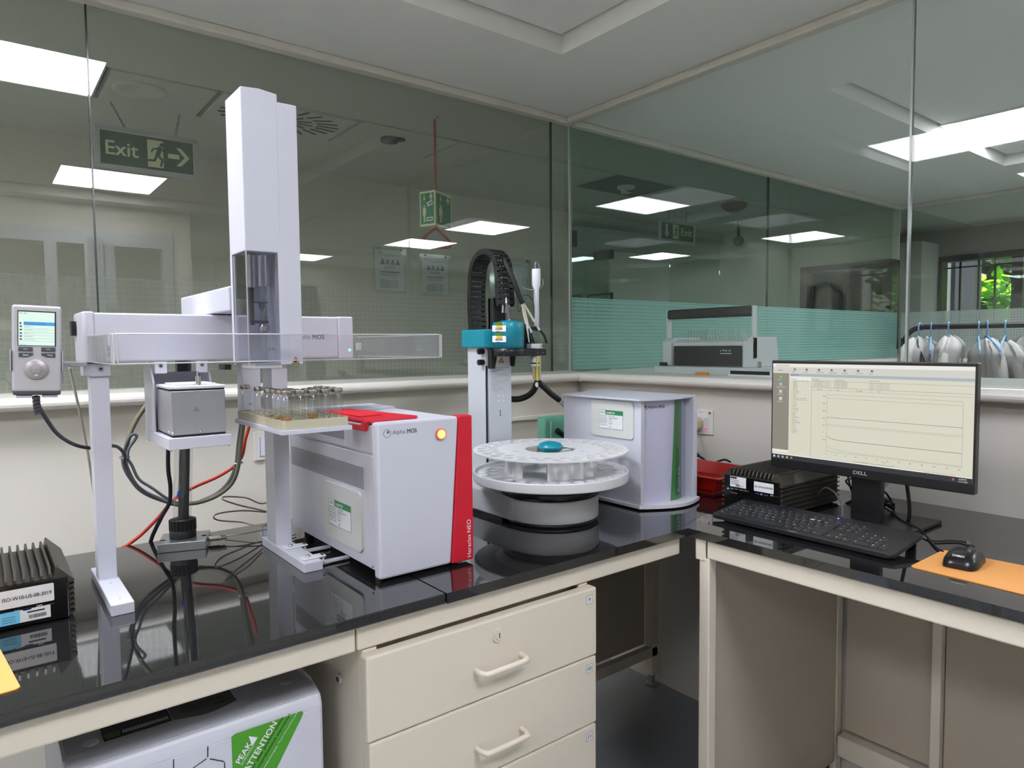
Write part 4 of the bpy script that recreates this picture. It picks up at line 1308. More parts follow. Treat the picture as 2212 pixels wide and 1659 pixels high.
MB(chrome_m).ball((-.001, -.0030, .0335), .0036, 12, (1, .5, 1)).build('finger_dimple', jo, local=True)
hb = MB(mat('cradle_gray', 'a2a2a6', .4))
hb.box(-.0385, -.0362, -.002, .016, .042, .078, .0008); hb.box(.0362, .0385, -.002, .016, .042, .078, .0008)
hb.box(-.0385, .0385, .0172, .0195, .02, .078)
hb.box(-.030, -.007, -.006, .018, -.004, -.0012, .001); hb.box(.007, .030, -.006, .018, -.004, -.0012, .001)
hb.box(-.030, -.007, .016, .0195, -.004, .03); hb.box(.007, .030, .016, .0195, -.004, .03)
hb.box(.02, .075, .022, .030, .050, .058, .001)
L(hb, 'cradle_bracket')

# agitator oven hanging from the rail
ag = thing('agitator_oven', 'silver agitator oven box with hot surface triangle, hung under the rail', 'lab oven', (.32, 1.44, 1.178))
MB(lilac_m).box(.2695, .3790, 1.350, 1.560, 1.175, 1.1965, .0012).build('base_shelf', ag)
MB(mat('satin_silver', 'a9abb0', .32, metal=.45, bscale=300)).box(.2775, .3715, 1.358, 1.480, 1.2005, 1.2810, .0012).build('oven_box', ag)
MB(gap_m).box(.2785, .3705, 1.360, 1.478, 1.1967, 1.2004).box(.2785, .3705, 1.360, 1.478, 1.2812, 1.2838).build('shadow_gap', ag)
MB(mat('ivory_lid', 'dddce0', .4)).prism([(p, q, 1.2840) for p, q in [(.2765, 1.37), (.290, 1.356), (.3725, 1.356), (.3725, 1.48), (.2765, 1.48)]], (0, 0, .0055), .0012).build('lid', ag)
MB(mat('ivory_lid', 'dddce0', .4)).box(.290, .362, 1.385, 1.47, 1.2896, 1.2925, .001).build('lid_insert', ag)
kn = MB(chrome_m).cyl((.328, 1.372, 1.2895), (.328, 1.372, 1.2935), .0048)
for dx, dy in ((-.0035, 0), (.0035, 0), (0, .0035), (0, -.0035)):
    kn.cyl((.328 + dx, 1.372 + dy, 1.2935), (.328 + dx, 1.372 + dy, 1.307), .0014)
kn.cyl((.328, 1.376, 1.2935), (.328, 1.376, 1.316), .0016)
kn.build('lid_knob', ag)
for x in (.2700, .3745):
    MB(lilac_m).prism([(x, 1.560, 1.1965), (x, 1.478, 1.1965), (x, 1.475, 1.292), (x, 1.500, 1.334), (x, 1.560, 1.334)], (.004 if x < .3 else .004, 0, 0), .0006).build('side_bracket', ag)
MB(lilac_m).box(.274, .3745, 1.555, 1.560, 1.1965, 1.31).build('rear_bracket', ag)
for x in (.270, .345):
    MB(lilac_m).box(x + .005, x + .026, 1.473, 1.478, 1.310, 1.3335, .0006).build('mounting_tab', ag)
    MB(chrome_m).cyl((x + .015, 1.473, 1.325), (x + .015, 1.4705, 1.325), .0036).use(gap_m).cyl((x + .015, 1.4705, 1.325), (x + .015, 1.4703, 1.325), .0014).build('tab_screw', ag)
for x, y in ((.2785, 1.3565), (.325, 1.3565), (.2765, 1.38)):
    MB(chrome_m).ball((x, y, 1.2045), .0024, 8).build('dome_screw', ag)
for x, y in ((.274, 1.355), (.374, 1.355), (.273, 1.54)):
    MB(chrome_m).cyl((x, y, 1.175), (x, y, 1.1725), .0022).build('foot_screw', ag)
wt = MB(ink_m)
tc_ = [(.3155, 1.243), (.3245, 1.243), (.320, 1.2510)]
for i in range(3):
    a3, b3 = Vector((tc_[i][0], 1.3576, tc_[i][1])), Vector((tc_[(i + 1) % 3][0], 1.3576, tc_[(i + 1) % 3][1]))
    nn = (b3 - a3).normalized().cross(Y) * .00022
    wt.add([a3 - nn, b3 - nn, b3 + nn, a3 + nn], [(0, 1, 2, 3)])
for dx in (-.0013, 0, .0013):
    wt.add([(.320 + dx - .0002, 1.3576, 1.2443), (.320 + dx + .0002, 1.3576, 1.2443), (.320 + dx + .0006, 1.3576, 1.2458), (.320 + dx + .0002, 1.3576, 1.2475), (.320 + dx - .0002, 1.3576, 1.2475), (.320 + dx + .0002, 1.3576, 1.2458)], [list(range(6))])
wt.build('hot_surface_symbol', ag)

# vial racks and vials
for j, lb in enumerate(('front beige vial rack on the tray, holding the most vials', 'middle beige vial rack on the tray', 'rear beige vial rack on the tray')):
    y0 = 1.2216 + j * .0914
    xs = [.4444 + .0246 * i for i in range(5)]
    holes = [circ(x, y0 + .0155 + .0300 * q, .0113, 20) for x in xs for q in range(3)]
    ol = rrect(.4317, .5583, y0, y0 + .0905, .006)
    vs, fs = plate(ol, holes, 1.2225, 1.2265)
    r = MB(beige_m).add(vs, fs)
    vs, fs = plate(ol, [rrect(.4337, .5563, y0 + .002, y0 + .0885, .004)], 1.2102, 1.2225)
    r.add(vs, fs)
    tag(r.build('vial_rack'), lb, 'vial rack', 'beige vial racks on the tray')
vt = thing('sample_vial', 'x', 'vial', (0, 0, 0), group='glass vials in the beige racks')
prof = [(.0004, .0008), (.0094, .0008), (.0102, .0020), (.0102, .0385), (.0094, .0415), (.0064, .0455), (.0062, .0510)]
MB(VG).lathe((0, 0, 0), prof, 24).build('glass_body', vt, local=True)
cp = MB(nickel_m).lathe((0, 0, 0), [(.0085, .0500), (.0096, .0500), (.0098, .0508), (.0098, .0568), (.0092, .0580), (.0050, .0582), (.0045, .0575), (.0, .0575)], 24)
cp.build('crimp_cap', vt, local=True)
def seeds(n_, hgt, seed):
    rnd = random.Random(seed); m = MB(nut_m)
    for i in range(n_):
        a = rnd.random() * 2 * PI; q = .0078 * math.sqrt(rnd.random())
        z = .0022 + rnd.random() * hgt
        m.T = Matrix.Translation((q * math.cos(a), q * math.sin(a), z)) @ Matrix.Rotation(rnd.random() * 6, 4, Vector((rnd.random(), rnd.random(), rnd.random() + .01)).normalized())
        m.ball((0, 0, 0), .0017, 6, (1.6, .9, .8))
    m.T = None
    return m
full = [(0, 0, 40, .006), (0, 1, 10, .001), (0, 2, 60, .010), (0, 3, 6, .001), (0, 4, 6, .001), (1, 0, 40, .007), (2, 0, 12, .002), (3, 0, 16, .003)]
fdict = {(r, i): (n_, h_) for r, i, n_, h_ in full}
spots = [(r, i) for r in range(2) for i in range(5)] + [(2, 0), (2, 1), (2, 3), (2, 4), (3, 0), (3, 4), (5, 0), (8, 0)]
ordi = ['first', 'second', 'third', 'fourth', 'fifth']
rown = ['front', 'second', 'third', 'fourth', 'fifth', 'sixth', 'seventh', 'eighth', 'rearmost']
mk = {(0, 0): 'F', (0, 2): 'K3', (0, 4): '4', (8, 0): 'W5', (5, 0): 'S', (0, 1): '7'}
for k, (r, i) in enumerate(spots):
    loc = (.4444 + .0246 * i, 1.2216 + .0155 + .0914 * (r // 3) + .0300 * (r % 3), 1.2227)
    what = 'with brown seeds' if fdict.get((r, i), (0, 0))[0] > 12 else ('with a few seeds' if (r, i) in fdict else 'empty')
    lb = 'steel capped glass vial %s, %s from the left in the %s row' % (what, ordi[i], rown[r])
    if (r, i) == (8, 0): lb = 'lone glass vial at the far rear left corner of the rack'
    if (r, i) == (5, 0): lb = 'glass vial standing apart, just in front of the lone rear vial'
    if k == 0:
        v = vt; v.location = loc; v['label'] = lb; ROOT[v] = Matrix.Identity(4)
    else: v = dup(vt, loc, None, lb)
    if (r, i) in mk: pass
    v['spot'] = '%d,%d' % (r, i)
for v in [o for o in col.objects if 'spot' in o.keys()]:
    r, i = map(int, v['spot'].split(','))
    if (r, i) in fdict:
        n_, h_ = fdict[(r, i)]
        seeds(n_, h_, r * 7 + i).build('seed_sample', v, local=True)
    if (r, i) in mk:
        t_ = MB(ink_m); a = math.radians(-52)
        t_.text(mk[(r, i)], (.0111 * math.cos(a) - .002, .0111 * math.sin(a), .015), Vector((.8, .6, 0)), Z, .0055, None, 0, 'l', .0006)
        t_.build('handwriting', v, local=True)
    del v['spot']
ed = MB(ACRE)  # whitish rods imitate the bright light along the guard's top and bottom edges
for zz in (zb, zt_):
    ed.tube([(p[0], p[1], zz) for p in A_], .0011, 6, 1)
ed.build('guard_rim_glint', go)
for pts in (((.1685, 1.2025), (.1735, 1.2008), (.167, 1.2085)), ((.7555, 1.2025), (.7500, 1.2008), (.7575, 1.2085))):
    g_ = MB(ACRE)  # whitish upright strips imitate bright refractions at the guard's bends
    for i, (x, y) in enumerate(pts): g_.cyl((x, y + .0008, zb), (x, y + .0008, zt_), .0009 + .0004 * (i == 0), n=8)
    g_.build('guard_corner_glint', go)

# ================================================================== TURNTABLE SAMPLER with electrode arm
DX, DY = 1.195, 1.370
tt = thing('turntable_sampler', 'white round turntable sampler with teal knob and black cable chain', 'lab instrument', (DX, DY, CZ))
b_ = MB(gray_m).lathe((DX, DY, 0), [(.1245, .912), (.1265, .914), (.1265, .968), (.1245, .970)], 64)
MB(mat('sampler_gray', 'c2c3c6', .35, bump=.02, bscale=400)).lathe((DX, DY, 0), [(.0, .910), (.1245, .910), (.1265, .912), (.1265, .9645), (.1240, .9675), (.0, .9675)], 72).build('round_base', tt)
MB(black_m).lathe((DX, DY, 0), [(.0, CZ), (.122, CZ), (.122, .9105), (.0, .9105)], 64).build('base_skirt', tt)
MB(mat('sampler_gray', 'c2c3c6', .35)).box(1.066, 1.300, 1.371, 1.72, .910, .970, .003).build('rear_base', tt)
MB(black_m).box(1.07, 1.296, 1.42, 1.715, CZ, .9105).build('rear_skirt', tt)
MB(black_m).lathe((DX, DY, 0), [(.126, .9680), (.1285, .9690), (.1285, .9880), (.126, .9900), (.0, .9900)], 64).build('black_ring', tt)
MB(mat('sampler_gray', 'c2c3c6', .35)).lathe((DX, DY, 0), [(.0, .9895), (.108, .9895), (.150, 1.002), (.150, 1.004), (0, 1.004)], 64).build('hub_cone', tt)
wp = mat('rack_white', 'd6d7d8', .38, var=.01)
MB(wp).lathe((DX, DY, 0), [(.0, 1.0035), (.196, 1.0035), (.2035, 1.0045), (.2046, 1.0062), (.2048, 1.0075), (.2050, 1.0260), (.2049, 1.0275), (.2040, 1.0290), (.2005, 1.0290), (.1992, 1.0275), (.1985, 1.0205), (.198, 1.020), (.0, 1.020)], 96).build('lower_bowl', tt)
cu_ = MB(wp)
for i in range(26):
    a = 2 * PI * i / 26
    for r_, of in ((.1775, 0), (.1525, PI / 26)):
        x, y = DX + r_ * math.cos(a + of), DY + r_ * math.sin(a + of)
        cu_.lathe((x, y, 0), [(.0, 1.0203), (.0095, 1.0204), (.0118, 1.0216), (.0128, 1.0216), (.0132, 1.0201)], 20)
cu_.build('cup_seats', tt, kind='stuff')
for a0, a1 in ((-2.35, -.75), (.3, 1.2), (2.0, 3.3)):
    wv = MB(wp); pts = []
    for k in range(61):
        a = a0 + (a1 - a0) * k / 60
        pts.append((a, .112 + .007 * math.cos((a - a0) * 16)))
    vs = []
    for z, e in ((1.020, .004), (1.0795, 0)):
        vs += [(DX + (r_ + e) * math.cos(a), DY + (r_ + e) * math.sin(a), z) for a, r_ in pts]
    wv.add(vs, [(i, i + 1, i + 62, i + 61) for i in range(60)], True)
    vs = [(DX + (r_ + (.004 if z < 1.05 else 0) - .003) * math.cos(a), DY + (r_ + (.004 if z < 1.05 else 0) - .003) * math.sin(a), z) for z in (1.020, 1.0795) for a, r_ in pts]
    wv.add(vs, [(i + 1, i, i + 61, i + 62) for i in range(60)], True)
    wv.build('rack_wall', tt)
holes = [circ(DX, DY, .067, 48)]
for i in range(26):
    a = 2 * PI * i / 26
    holes.append(circ(DX + .1805 * math.cos(a), DY + .1805 * math.sin(a), .0142, 20))
    a += PI / 26
    holes.append(circ(DX + .1530 * math.cos(a), DY + .1530 * math.sin(a), .0142, 20))
vs, fs = plate(circ(DX, DY, .2045, 96), holes, 1.0795, 1.0835)
do = MB(wp).add(vs, fs).build('perforated_disc', tt)
pm = MB(gink_m).rect((DX - .105, DY + .02, 1.0835), X, Y, .014, .003).rect((DX - .105, DY + .026, 1.0835), X, Y, .009, .002)
for dx, dy in ((.078, .055), (.03, -.09)): pm.cyl((DX + dx, DY + dy, 1.0835), (DX + dx, DY + dy, 1.0838), .0025)
pm.build('disc_marks', do)
ob = MB(teal_m).lathe((DX, DY, 0), [(.0, 1.0765), (.026, 1.0765), (.0335, 1.0855), (.0345, 1.0885), (.034, 1.091), (.027, 1.0985), (.012, 1.1025), (.0, 1.103)], 40)
ob.cyl((DX, DY, 1.06), (DX, DY, 1.077), .016)
ob.build('knob', tt)
MB(wp).cyl((DX, DY, 1.020), (DX, DY, 1.062), .012).use(wp).box(DX - .07, DX + .07, DY - .008, DY + .008, 1.068, 1.0765).build('knob_spindle', tt)

# tower
sgm = mat('sampler_light', 'c4c8ce', .35, bump=.02, bscale=400)
MB(sgm).box(1.153, 1.243, 1.605, 1.692, .970, 1.395, .002).build('tower', tt)
tfo = MB(sgm).box(1.163, 1.2435, 1.598, 1.605, .985, 1.385, .001).build('tower_front_cover', tt)
MB(gap_m).box(1.1555, 1.1595, 1.602, 1.6052, .985, 1.30).build('slide_slot', tt)
pf = 1.598
pr_ = MB(ink_m)
for i, (ln_, big) in enumerate((('Beim Betrieb von Nadeln besteht Stichgefahr', 1), ('Sicherheitshinweis beachten', 1), ('Warnhinweis', 1), ('When working with the needle for injecting', 0), ('and safety instructions to be observed', 0), ('Manual read', 0), ('Si vous travaillez avec la aiguille il y a', 0), ('danger de piqure a proximite', 0), ('Lire le manuel', 0), ('Quando si lavora con ago', 0), ('e la siringa fare attenzione', 0), ('Leggere il manuale', 0))):
    pr_.text(ln_, (1.173, pf, 1.292 - i * .0053 - (i // 3) * .0026), X, Z, .0022 if not big else .0025, min(.062, .0015 * len(ln_)), .012 if big else 0)
pr_.build('warning_text', tfo)
wt = MB(ink_m).add([(1.197, pf - .0004, 1.3075), (1.218, pf - .0004, 1.3075), (1.2075, pf - .0004, 1.3255)], [(0, 1, 2)])
wt.use(yellow_m).add([(1.1995, pf - .0007, 1.3088), (1.2155, pf - .0007, 1.3088), (1.2075, pf - .0007, 1.3225)], [(0, 1, 2)])
wt.use(ink_m).rect((1.2068, pf, 1.3125), X, Z, .0014, .006, .001).rect((1.2068, pf, 1.3100), X, Z, .0014, .0015, .001)
wt.build('warning_triangle', tt)
for dx, dz in ((0, 0), (.014, 0), (0, -.0135), (.014, -.0135)):
    MB(white_m).cyl((1.196 + dx, pf, 1.211 + dz), (1.196 + dx, pf - .0018, 1.211 + dz), .0027).build('cover_screw', tt)
for k in range(3):
    MB(gap_m).cyl((1.202, pf, 1.168 - .0065 * k), (1.202, pf - .0003, 1.168 - .0065 * k), .0021).build('port_hole', tt)
# teal shoulder and motor drum
MB(teal_m).prism([(1.140, 1.595, 1.352), (1.140, 1.705, 1.352), (1.205, 1.705, 1.352), (1.205, 1.60, 1.352), (1.175, 1.578, 1.352), (1.165, 1.582, 1.352)], (0, 0, .052), .004).build('teal_shoulder', tt)
mx, my = 1.186, 1.535
mdo = MB(teal_m).lathe((mx, my, 0), [(.0, 1.350), (.0435, 1.350), (.0435, 1.418), (.0415, 1.422), (.024, 1.424), (.022, 1.4265), (.0, 1.4265)], 48).build('motor_drum', tt)
MB(black_m).lathe((mx, my, 0), [(.0, 1.331), (.040, 1.331), (.043, 1.336), (.0445, 1.350), (.0, 1.350)], 48).build('drum_base', tt)
MB(chrome_m).cyl((1.186, 1.53, 1.4265), (1.186, 1.53, 1.432), .0045).cyl((1.200, 1.55, 1.424), (1.200, 1.55, 1.437), .0035).build('drum_nuts', tt)
am = MB(mblack_m)
am.box(1.150, 1.262, 1.508, 1.560, 1.3275, 1.349, .002); am.box(1.255, 1.3065, 1.512, 1.552, 1.3275, 1.3465, .002)
am.build('black_arm', tt)
MB(chrome_m).cyl((1.272, 1.512, 1.336), (1.272, 1.5112, 1.336), .0018).cyl((1.292, 1.512, 1.336), (1.292, 1.5112, 1.336), .0018).build('arm_screws', tt)
for px_ in (1.133,):
    MB(mblack_m).prism([(1.156, 1.575, 1.349), (1.175, 1.575, 1.349), (1.1745, 1.575, 1.322), (1.168, 1.575, 1.292), (1.156, 1.575, 1.292)], (0, .020, 0), .001).build('slide_bracket', tt)
MB(mblack_m).prism([(1.236, 1.58, 1.330), (1.248, 1.58, 1.330), (1.243, 1.58, 1.297), (1.238, 1.58, 1.297)], (0, .016, 0), .001).build('slide_bracket', tt)
for z in (1.341, 1.310):
    MB(black_m).cyl((1.153, 1.612, z), (1.136, 1.612, z), .0085, n=10).cyl((1.136, 1.612, z), (1.134, 1.612, z), .006, n=10).build('side_knob', tt)
# barcode tags taped on the drum
a_ = PI + .55
for z0 in (1.3960, 1.3670):
    tg = MB(paper_m)
    nx, ny = math.cos(-2.68), math.sin(-2.68)
    c = Vector((mx + .0447 * nx, my + .0447 * ny, z0)); r_ = Vector((-ny, nx, 0))
    o_ = c - r_ * .028
    tg.prism([o_ - Z * 0, o_ + r_ * .042, o_ + r_ * .042 + Z * .0165, o_ + Z * .0175], Vector((nx, ny, 0)) * .0005)
    nn = Vector((nx, ny, 0))
    tg.use(ink_m); barcode(tg, o_ + r_ * .010 + nn * .0005 + Z * .0040, r_, Z, .022, .0062, .0003, int(z0 * 1000))
    tg.rect(o_ + r_ * .012 + nn * .0005 + Z * (-.0), r_, Z, .010, .0008, .0003)
    tg.use(mat('olive_tape', '4a7020', .3)).rect(o_ + r_ * .013 + nn * .0007 + Z * .0170, r_, Z, .0175, .0090, .0004)
    tg.use(mat('amber_tape', 'e8b020', .3)).rect(o_ + r_ * .013 + nn * .0007 + Z * .0112, r_, Z, .0175, .0060, .0004)
    tg.build('barcode_tag', mdo)
# cable chain: bend plane y-z, width along x
xc, hw = 1.190, .0265
path = []
y1_, y2_ = 1.690, 1.560; rr_ = (y1_ - y2_) / 2
for z in [1.400 + .0150 * k for k in range(11)]: path.append((y1_ + .006 * math.sin((z - 1.4) * 18), z))
zt0 = 1.562
for k in range(0, 14):
    a = PI * k / 13
    path.append(((y1_ + y2_) / 2 + rr_ * math.cos(a), zt0 + rr_ * 1.0 * math.sin(a)))
for k in range(1, 7): path.append((y2_ - .001 * k, zt0 - .0155 * k))
chain_m = mat('chain_black', '0d0d0f', .42, var=.1)
link_src = None
for i in range(len(path) - 1):
    (ya, za), (yb_, zb_) = path[i], path[i + 1]
    d = Vector((0, yb_ - ya, zb_ - za)); ln_ = d.length; d.normalize()
    nrm_ = Vector((0, d.z, -d.y))       # outward (to +y on the rising run)
    if link_src is None:
        lk = MB(chain_m); t_ = .0080
        for s_ in (-1, 1):
            x0 = s_ * (hw + .0015)
            lk.T = None
            lk.prism([(x0, -t_, -.0012), (x0, t_, -.0012), (x0, t_ + .0005, .0105), (x0, t_ - .003, .0165), (x0, -t_ + .003, .0165), (x0, -t_ - .0005, .0105)], (-s_ * .0048, 0, 0), .0008)
            lk.cyl((x0, 0, .012), (x0 + s_ * .0006, 0, .012), .0022, n=10)
        lk.box(-hw, hw, -t_ - .0008, -t_ + .0016, .0002, .0118, .0005)
        lk.box(-hw, hw, t_ - .0016, t_ + .0008, .0002, .0118, .0005)
        link_src = lk
    M4 = Matrix(((1, 0, 0, xc), (0, nrm_.y, d.y, ya), (0, nrm_.z, d.z, za), (0, 0, 0, 1)))
    m_ = MB(chain_m); m_.v = [M4 @ v for v in link_src.v]; m_.f = link_src.f; m_.mi = link_src.mi; m_.sm = link_src.sm
    m_.build('chain_link', tt)
MB(mblack_m).box(1.160, 1.172, 1.570, 1.595, 1.405, 1.492, .001).box(1.160, 1.215, 1.585, 1.595, 1.405, 1.492, .001).build('chain_bracket', tt)
# cables inside the chain
cin = MB(pale_m)
for dx in (-.009, .002, .011):
    cin.tube([(xc + dx, y, z) for y, z in path[::3]] + [(xc + dx, y2_ - .005, 1.45)], .0028, 8, 4)
cin.build('inner_cables', tt)
MB(dgray_m).tube([(1.186, 1.532, 1.432), (1.186, 1.536, 1.455), (1.187, 1.545, 1.475)], .0045, 10, 4).use(white_m).tube([(1.187, 1.545, 1.475), (1.188, 1.55, 1.495)], .003, 8, 4).build('drum_plug', tt)
# braided sleeve from the chain top to the electrode wires
def Q(px, py, y=1.53): return W(px, py, 'y', y)
MB(mat('braided_sleeve', '1e1e20', .6, bump=.5, bscale=900)).tube([Q(1070, 553, 1.60), Q(1084, 556, 1.58), Q(1098, 580, 1.545), Q(1112, 612), Q(1122, 640), Q(1129, 655)], .0075, 12, 5).build('braided_sleeve', tt)
wr = MB(mat('ivory_wire', 'd8d2bc', .4))
for dx, ex, ey in ((0, 1141, 725), (3, 1149, 715), (-2, 1143, 740)):
    wr.tube([Q(1128 + dx, 654), Q(1133 + dx, 680), Q(1139 + dx, 705), Q(ex, ey)], .0022, 8, 4)
wr.tube([Q(1130, 654), Q(1140, 672), Q(1152, 693), Q(1165, 712)], .0024, 8, 4)
wr.tube([Q(1131, 655), Q(1143, 674), Q(1155, 694), Q(1163, 712)], .0024, 8, 4)
wr.build('ivory_wires', tt)
wr = MB(white_m)
wr.tube([Q(1137, 690), Q(1140, 710)], .0030, 8, 1); wr.tube([Q(1143, 705), Q(1147, 719)], .0030, 8, 1); wr.tube([Q(1153, 690), Q(1166, 714)], .0028, 8, 1)
wr.use(mblack_m).tube([Q(1140, 710), Q(1146, 730), Q(1154, 742), Q(1158, 752)], .0024, 8, 4).tube([Q(1147, 719), Q(1152, 733), Q(1157, 750)], .0020, 8, 4)
wr.tube([Q(1166, 713), Q(1172, 720), Q(1177, 728), Q(1181, 741)], .0038, 8, 4).tube([Q(1134, 700), Q(1133, 715), Q(1136, 731)], .0022, 8, 4)
wr.build('wire_ends', tt)
MB(mblack_m).box(1.252, 1.262, 1.546, 1.560, 1.348, 1.418).box(1.270, 1.300, 1.534, 1.552, 1.400, 1.410, .001).box(1.262, 1.272, 1.540, 1.556, 1.36, 1.408).build('probe_holder', tt)
MB(teal_m).box(1.266, 1.282, 1.540, 1.556, 1.362, 1.395).build('holder_insert', tt)
# pH probe
pb = MB(white_m)
p0, p1 = Q(1159, 704), Q(1158, 580)
cx_, cy_ = p0.x, 1.53
z_ = lambda py: Q(1158, py).z
pb.lathe((cx_, cy_, 0), [(.0, z_(704)), (.0078, z_(704)), (.0078, z_(624)), (.0120, z_(617)), (.0125, z_(602)), (.0125, z_(583)), (.0115, z_(581)), (0, z_(581))], 28)
pb.build('white_probe', tt)
MB(mat('cable_gray', '8c929c', .4)).tube([Q(1166, 580), Q(1163, 571), Q(1157, 567), Q(1156, 575), Q(1157, 581)], .0018, 8, 5).tube([Q(1171, 602), Q(1173, 612), Q(1168, 622), Q(1155, 626), Q(1140, 625), Q(1125, 620)], .0018, 8, 5).build('probe_cable', tt)
MB(mblack_m).tube([Q(1152, 700), Q(1154, 678), Q(1152, 655), Q(1145, 642), Q(1135, 637), Q(1125, 643), Q(1119, 655), Q(1118, 665), Q(1122, 674), Q(1126, 668), Q(1128, 656)], .0010, 6, 6).build('thin_loop_cable', tt)
# electrodes
wc = MB(white_m)
ez = lambda py: Q(1157, py).z
ecx, ecy = Q(1157, 780).x, 1.530
wc.lathe((ecx, ecy, 0), [(.0, ez(765)), (.0128, ez(765)), (.0128, ez(787)), (.0140, ez(788)), (.0140, ez(791)), (.0, ez(791))], 24)
wc.build('electrode_collar', tt)
MB(black_m).lathe((ecx, ecy, 0), [(.0130, ez(786)), (.0148, ez(785)), (.0148, ez(783.5)), (.0130, ez(783))], 24).build('o_ring', tt)
MB(amber_m).cyl((ecx - .0045, ecy - .012, ez(768)), (ecx - .0045, ecy - .012, ez(822)), .0032).build('electrode', tt)
MB(mat('olive_electrode', 'b3a578', .3)).cyl((ecx + .0055, ecy - .012, ez(768)), (ecx + .0055, ecy - .012, ez(821)), .0034).build('electrode', tt)
MB(mat('olive_electrode', 'b3a578', .3)).cyl((ecx - .0095, ecy - .002, ez(790)), (ecx - .0080, ecy - .002, ez(818)), .0038).build('electrode', tt)
MB(amber_m).cyl((ecx, ecy + .004, ez(790)), (ecx, ecy + .004, ez(820)), .0032).build('electrode', tt)
MB(VG).cyl((ecx - .008, ecy - .004, ez(818)), (ecx - .008, ecy - .004, ez(826)), .0022).build('glass_tip', tt)
eb = MB(white_m).box(1.258, 1.300, 1.522, 1.545, 1.348, 1.362, .001)
eb.use(ink_m)
for i in range(5): eb.rect((1.290 , 1.522, 1.350 + .002 * i), X, Z, .005, .0006, .0004)
eb.use(rr).rect((1.296, 1.522, 1.353), X, Z, .003, .006, .0008)
eb.build('terminal_block', tt)
MB(rr).tube([Q(1147, 738), Q(1150, 748), Q(1153, 742)], .0006, 6, 5).tube([Q(1158, 745), Q(1164, 750), Q(1168, 742)], .0006, 6, 5).build('red_wires', tt)

hs = thing('black_hose_pair', 'two thick black hoses hanging below the electrodes into the tongue unit', 'hose', (1.25, 1.66, 1.14))
MB(mblack_m).tube([Q(1095, 862, 1.70), Q(1120, 862, 1.69), Q(1140, 855, 1.67), Q(1153, 843, 1.64), Q(1160, 826, 1.60)], .0095, 12, 5).build('hose', hs)
MB(mblack_m).tube([Q(1164, 826, 1.60), Q(1175, 836, 1.60), Q(1190, 850, 1.60), Q(1208, 864, 1.60)], .0092, 12, 5).use(lilac_m).tube([Q(1208, 864, 1.60), Q(1226, 880, 1.60)], .0096, 12, 1).build('hose', hs)
MB(white_m).add([Q(1158, 826, 1.59), Q(1162, 826, 1.59), Q(1163, 834, 1.59), Q(1160, 837, 1.59), Q(1156, 832, 1.59)], [(4, 3, 2, 1, 0)]).tube([Q(1158, 826, 1.59), Q(1156, 832, 1.59), Q(1160, 837, 1.59)], .0012, 6, 1).build('white_tie', hs)

# ================================================================== TONGUE UNIT (lilac cabinet with green stripe)
au = thing('tongue_analyzer', 'lilac white cabinet with green stripe and rounded front behind the turntable', 'lab instrument', (1.53, 1.40, CZ))
outer = [(1.430, 1.262), (1.430, 1.576), (1.655, 1.600), (1.640, 1.262)]
MB(lilac_m).prism([(1.430, 1.288, .912), (1.430, 1.576, .912), (1.655, 1.600, .912), (1.642, 1.288, .912)], (0, 0, .292), .002).build('cabinet', au)
MB(lilac_m).box(1.4295, 1.444, 1.262, 1.290, .912, 1.204, .001).build('left_pilaster', au)
MB(lilac_m).box(1.624, 1.642, 1.236, 1.290, .912, 1.204, .001).build('right_pilaster', au)
def dshape(x0, x1, yl, yr, bulge, yb0, yb1, n_=16, e=0):
    p = []
    for k in range(n_ + 1):
        t_ = k / n_
        p.append((x0 + (x1 - x0) * t_, yl + (yr - yl) * t_ - bulge * math.sin(PI * t_)))
    return p + [(x1, yb1), (x0, yb0)]
MB(lilac_m).prism([(x, y, 1.204) for x, y in dshape(1.408, 1.652, 1.250, 1.250, .026, 1.560, 1.606)], (0, 0, .005), .001).build('top_plate', au)
MB(white_m).prism([(x, y, .9045) for x, y in dshape(1.424, 1.650, 1.262, 1.232, .040, 1.585, 1.60)], (0, 0, .0095), .0012).build('base_plate', au)
MB(black_m).prism([(x, y, CZ) for x, y in dshape(1.432, 1.640, 1.272, 1.245, .032, 1.57, 1.59)], (0, 0, .0045)).build('base_skirt', au)
# curved front
def curve_pt(t_): return (1.444 + .180 * t_, 1.280 - .012 * t_ - .026 * math.sin(PI * t_))
cf = MB(mat('lilac_front', 'c3c2d8', .3, var=.01))
N_ = 24
vs = [(curve_pt(k / N_)[0], curve_pt(k / N_)[1], z) for z in (.914, 1.203) for k in range(N_ + 1)]
cf.add(vs, [(i, i + 1, i + N_ + 2, i + N_ + 1) for i in range(N_)], True)
cf.build('curved_front', au)
gs = MB(mat('stripe_green', '4c8a52', .35))
vs = []
for z, t0, t1 in ((.914, .52, .86), (1.203, .62, .84)):
    for k in range(9):
        x, y = curve_pt(t0 + (t1 - t0) * k / 8); vs.append((x, y - .0006, z))
gs.add(vs, [(i, i + 1, i + 10, i + 9) for i in range(8)], True)
gs.build('green_stripe', au)
tp = MB(wink_m)
tp.text('Astree', (0, 0, .932), Z, -X, .015, .074, 0, 'l', .0)
def curve_wrap(mb, s0, off):
    n_ = []
    for v in mb.v:
        t_ = (s0 + v.x) / .180
        a, b2 = Vector(curve_pt(t_) + (0,)), Vector(curve_pt(t_ + .01) + (0,))
        nn = (b2 - a).normalized().cross(Z)
        n_.append(Vector((a.x, a.y, v.z)) + nn * (off - v.y))
    mb.v = n_
curve_wrap(tp, .140, .0015)
tp.build('vertical_print', au)
sd = MB(gap_m)
x, y = curve_pt(.93); x2, y2 = curve_pt(.97)
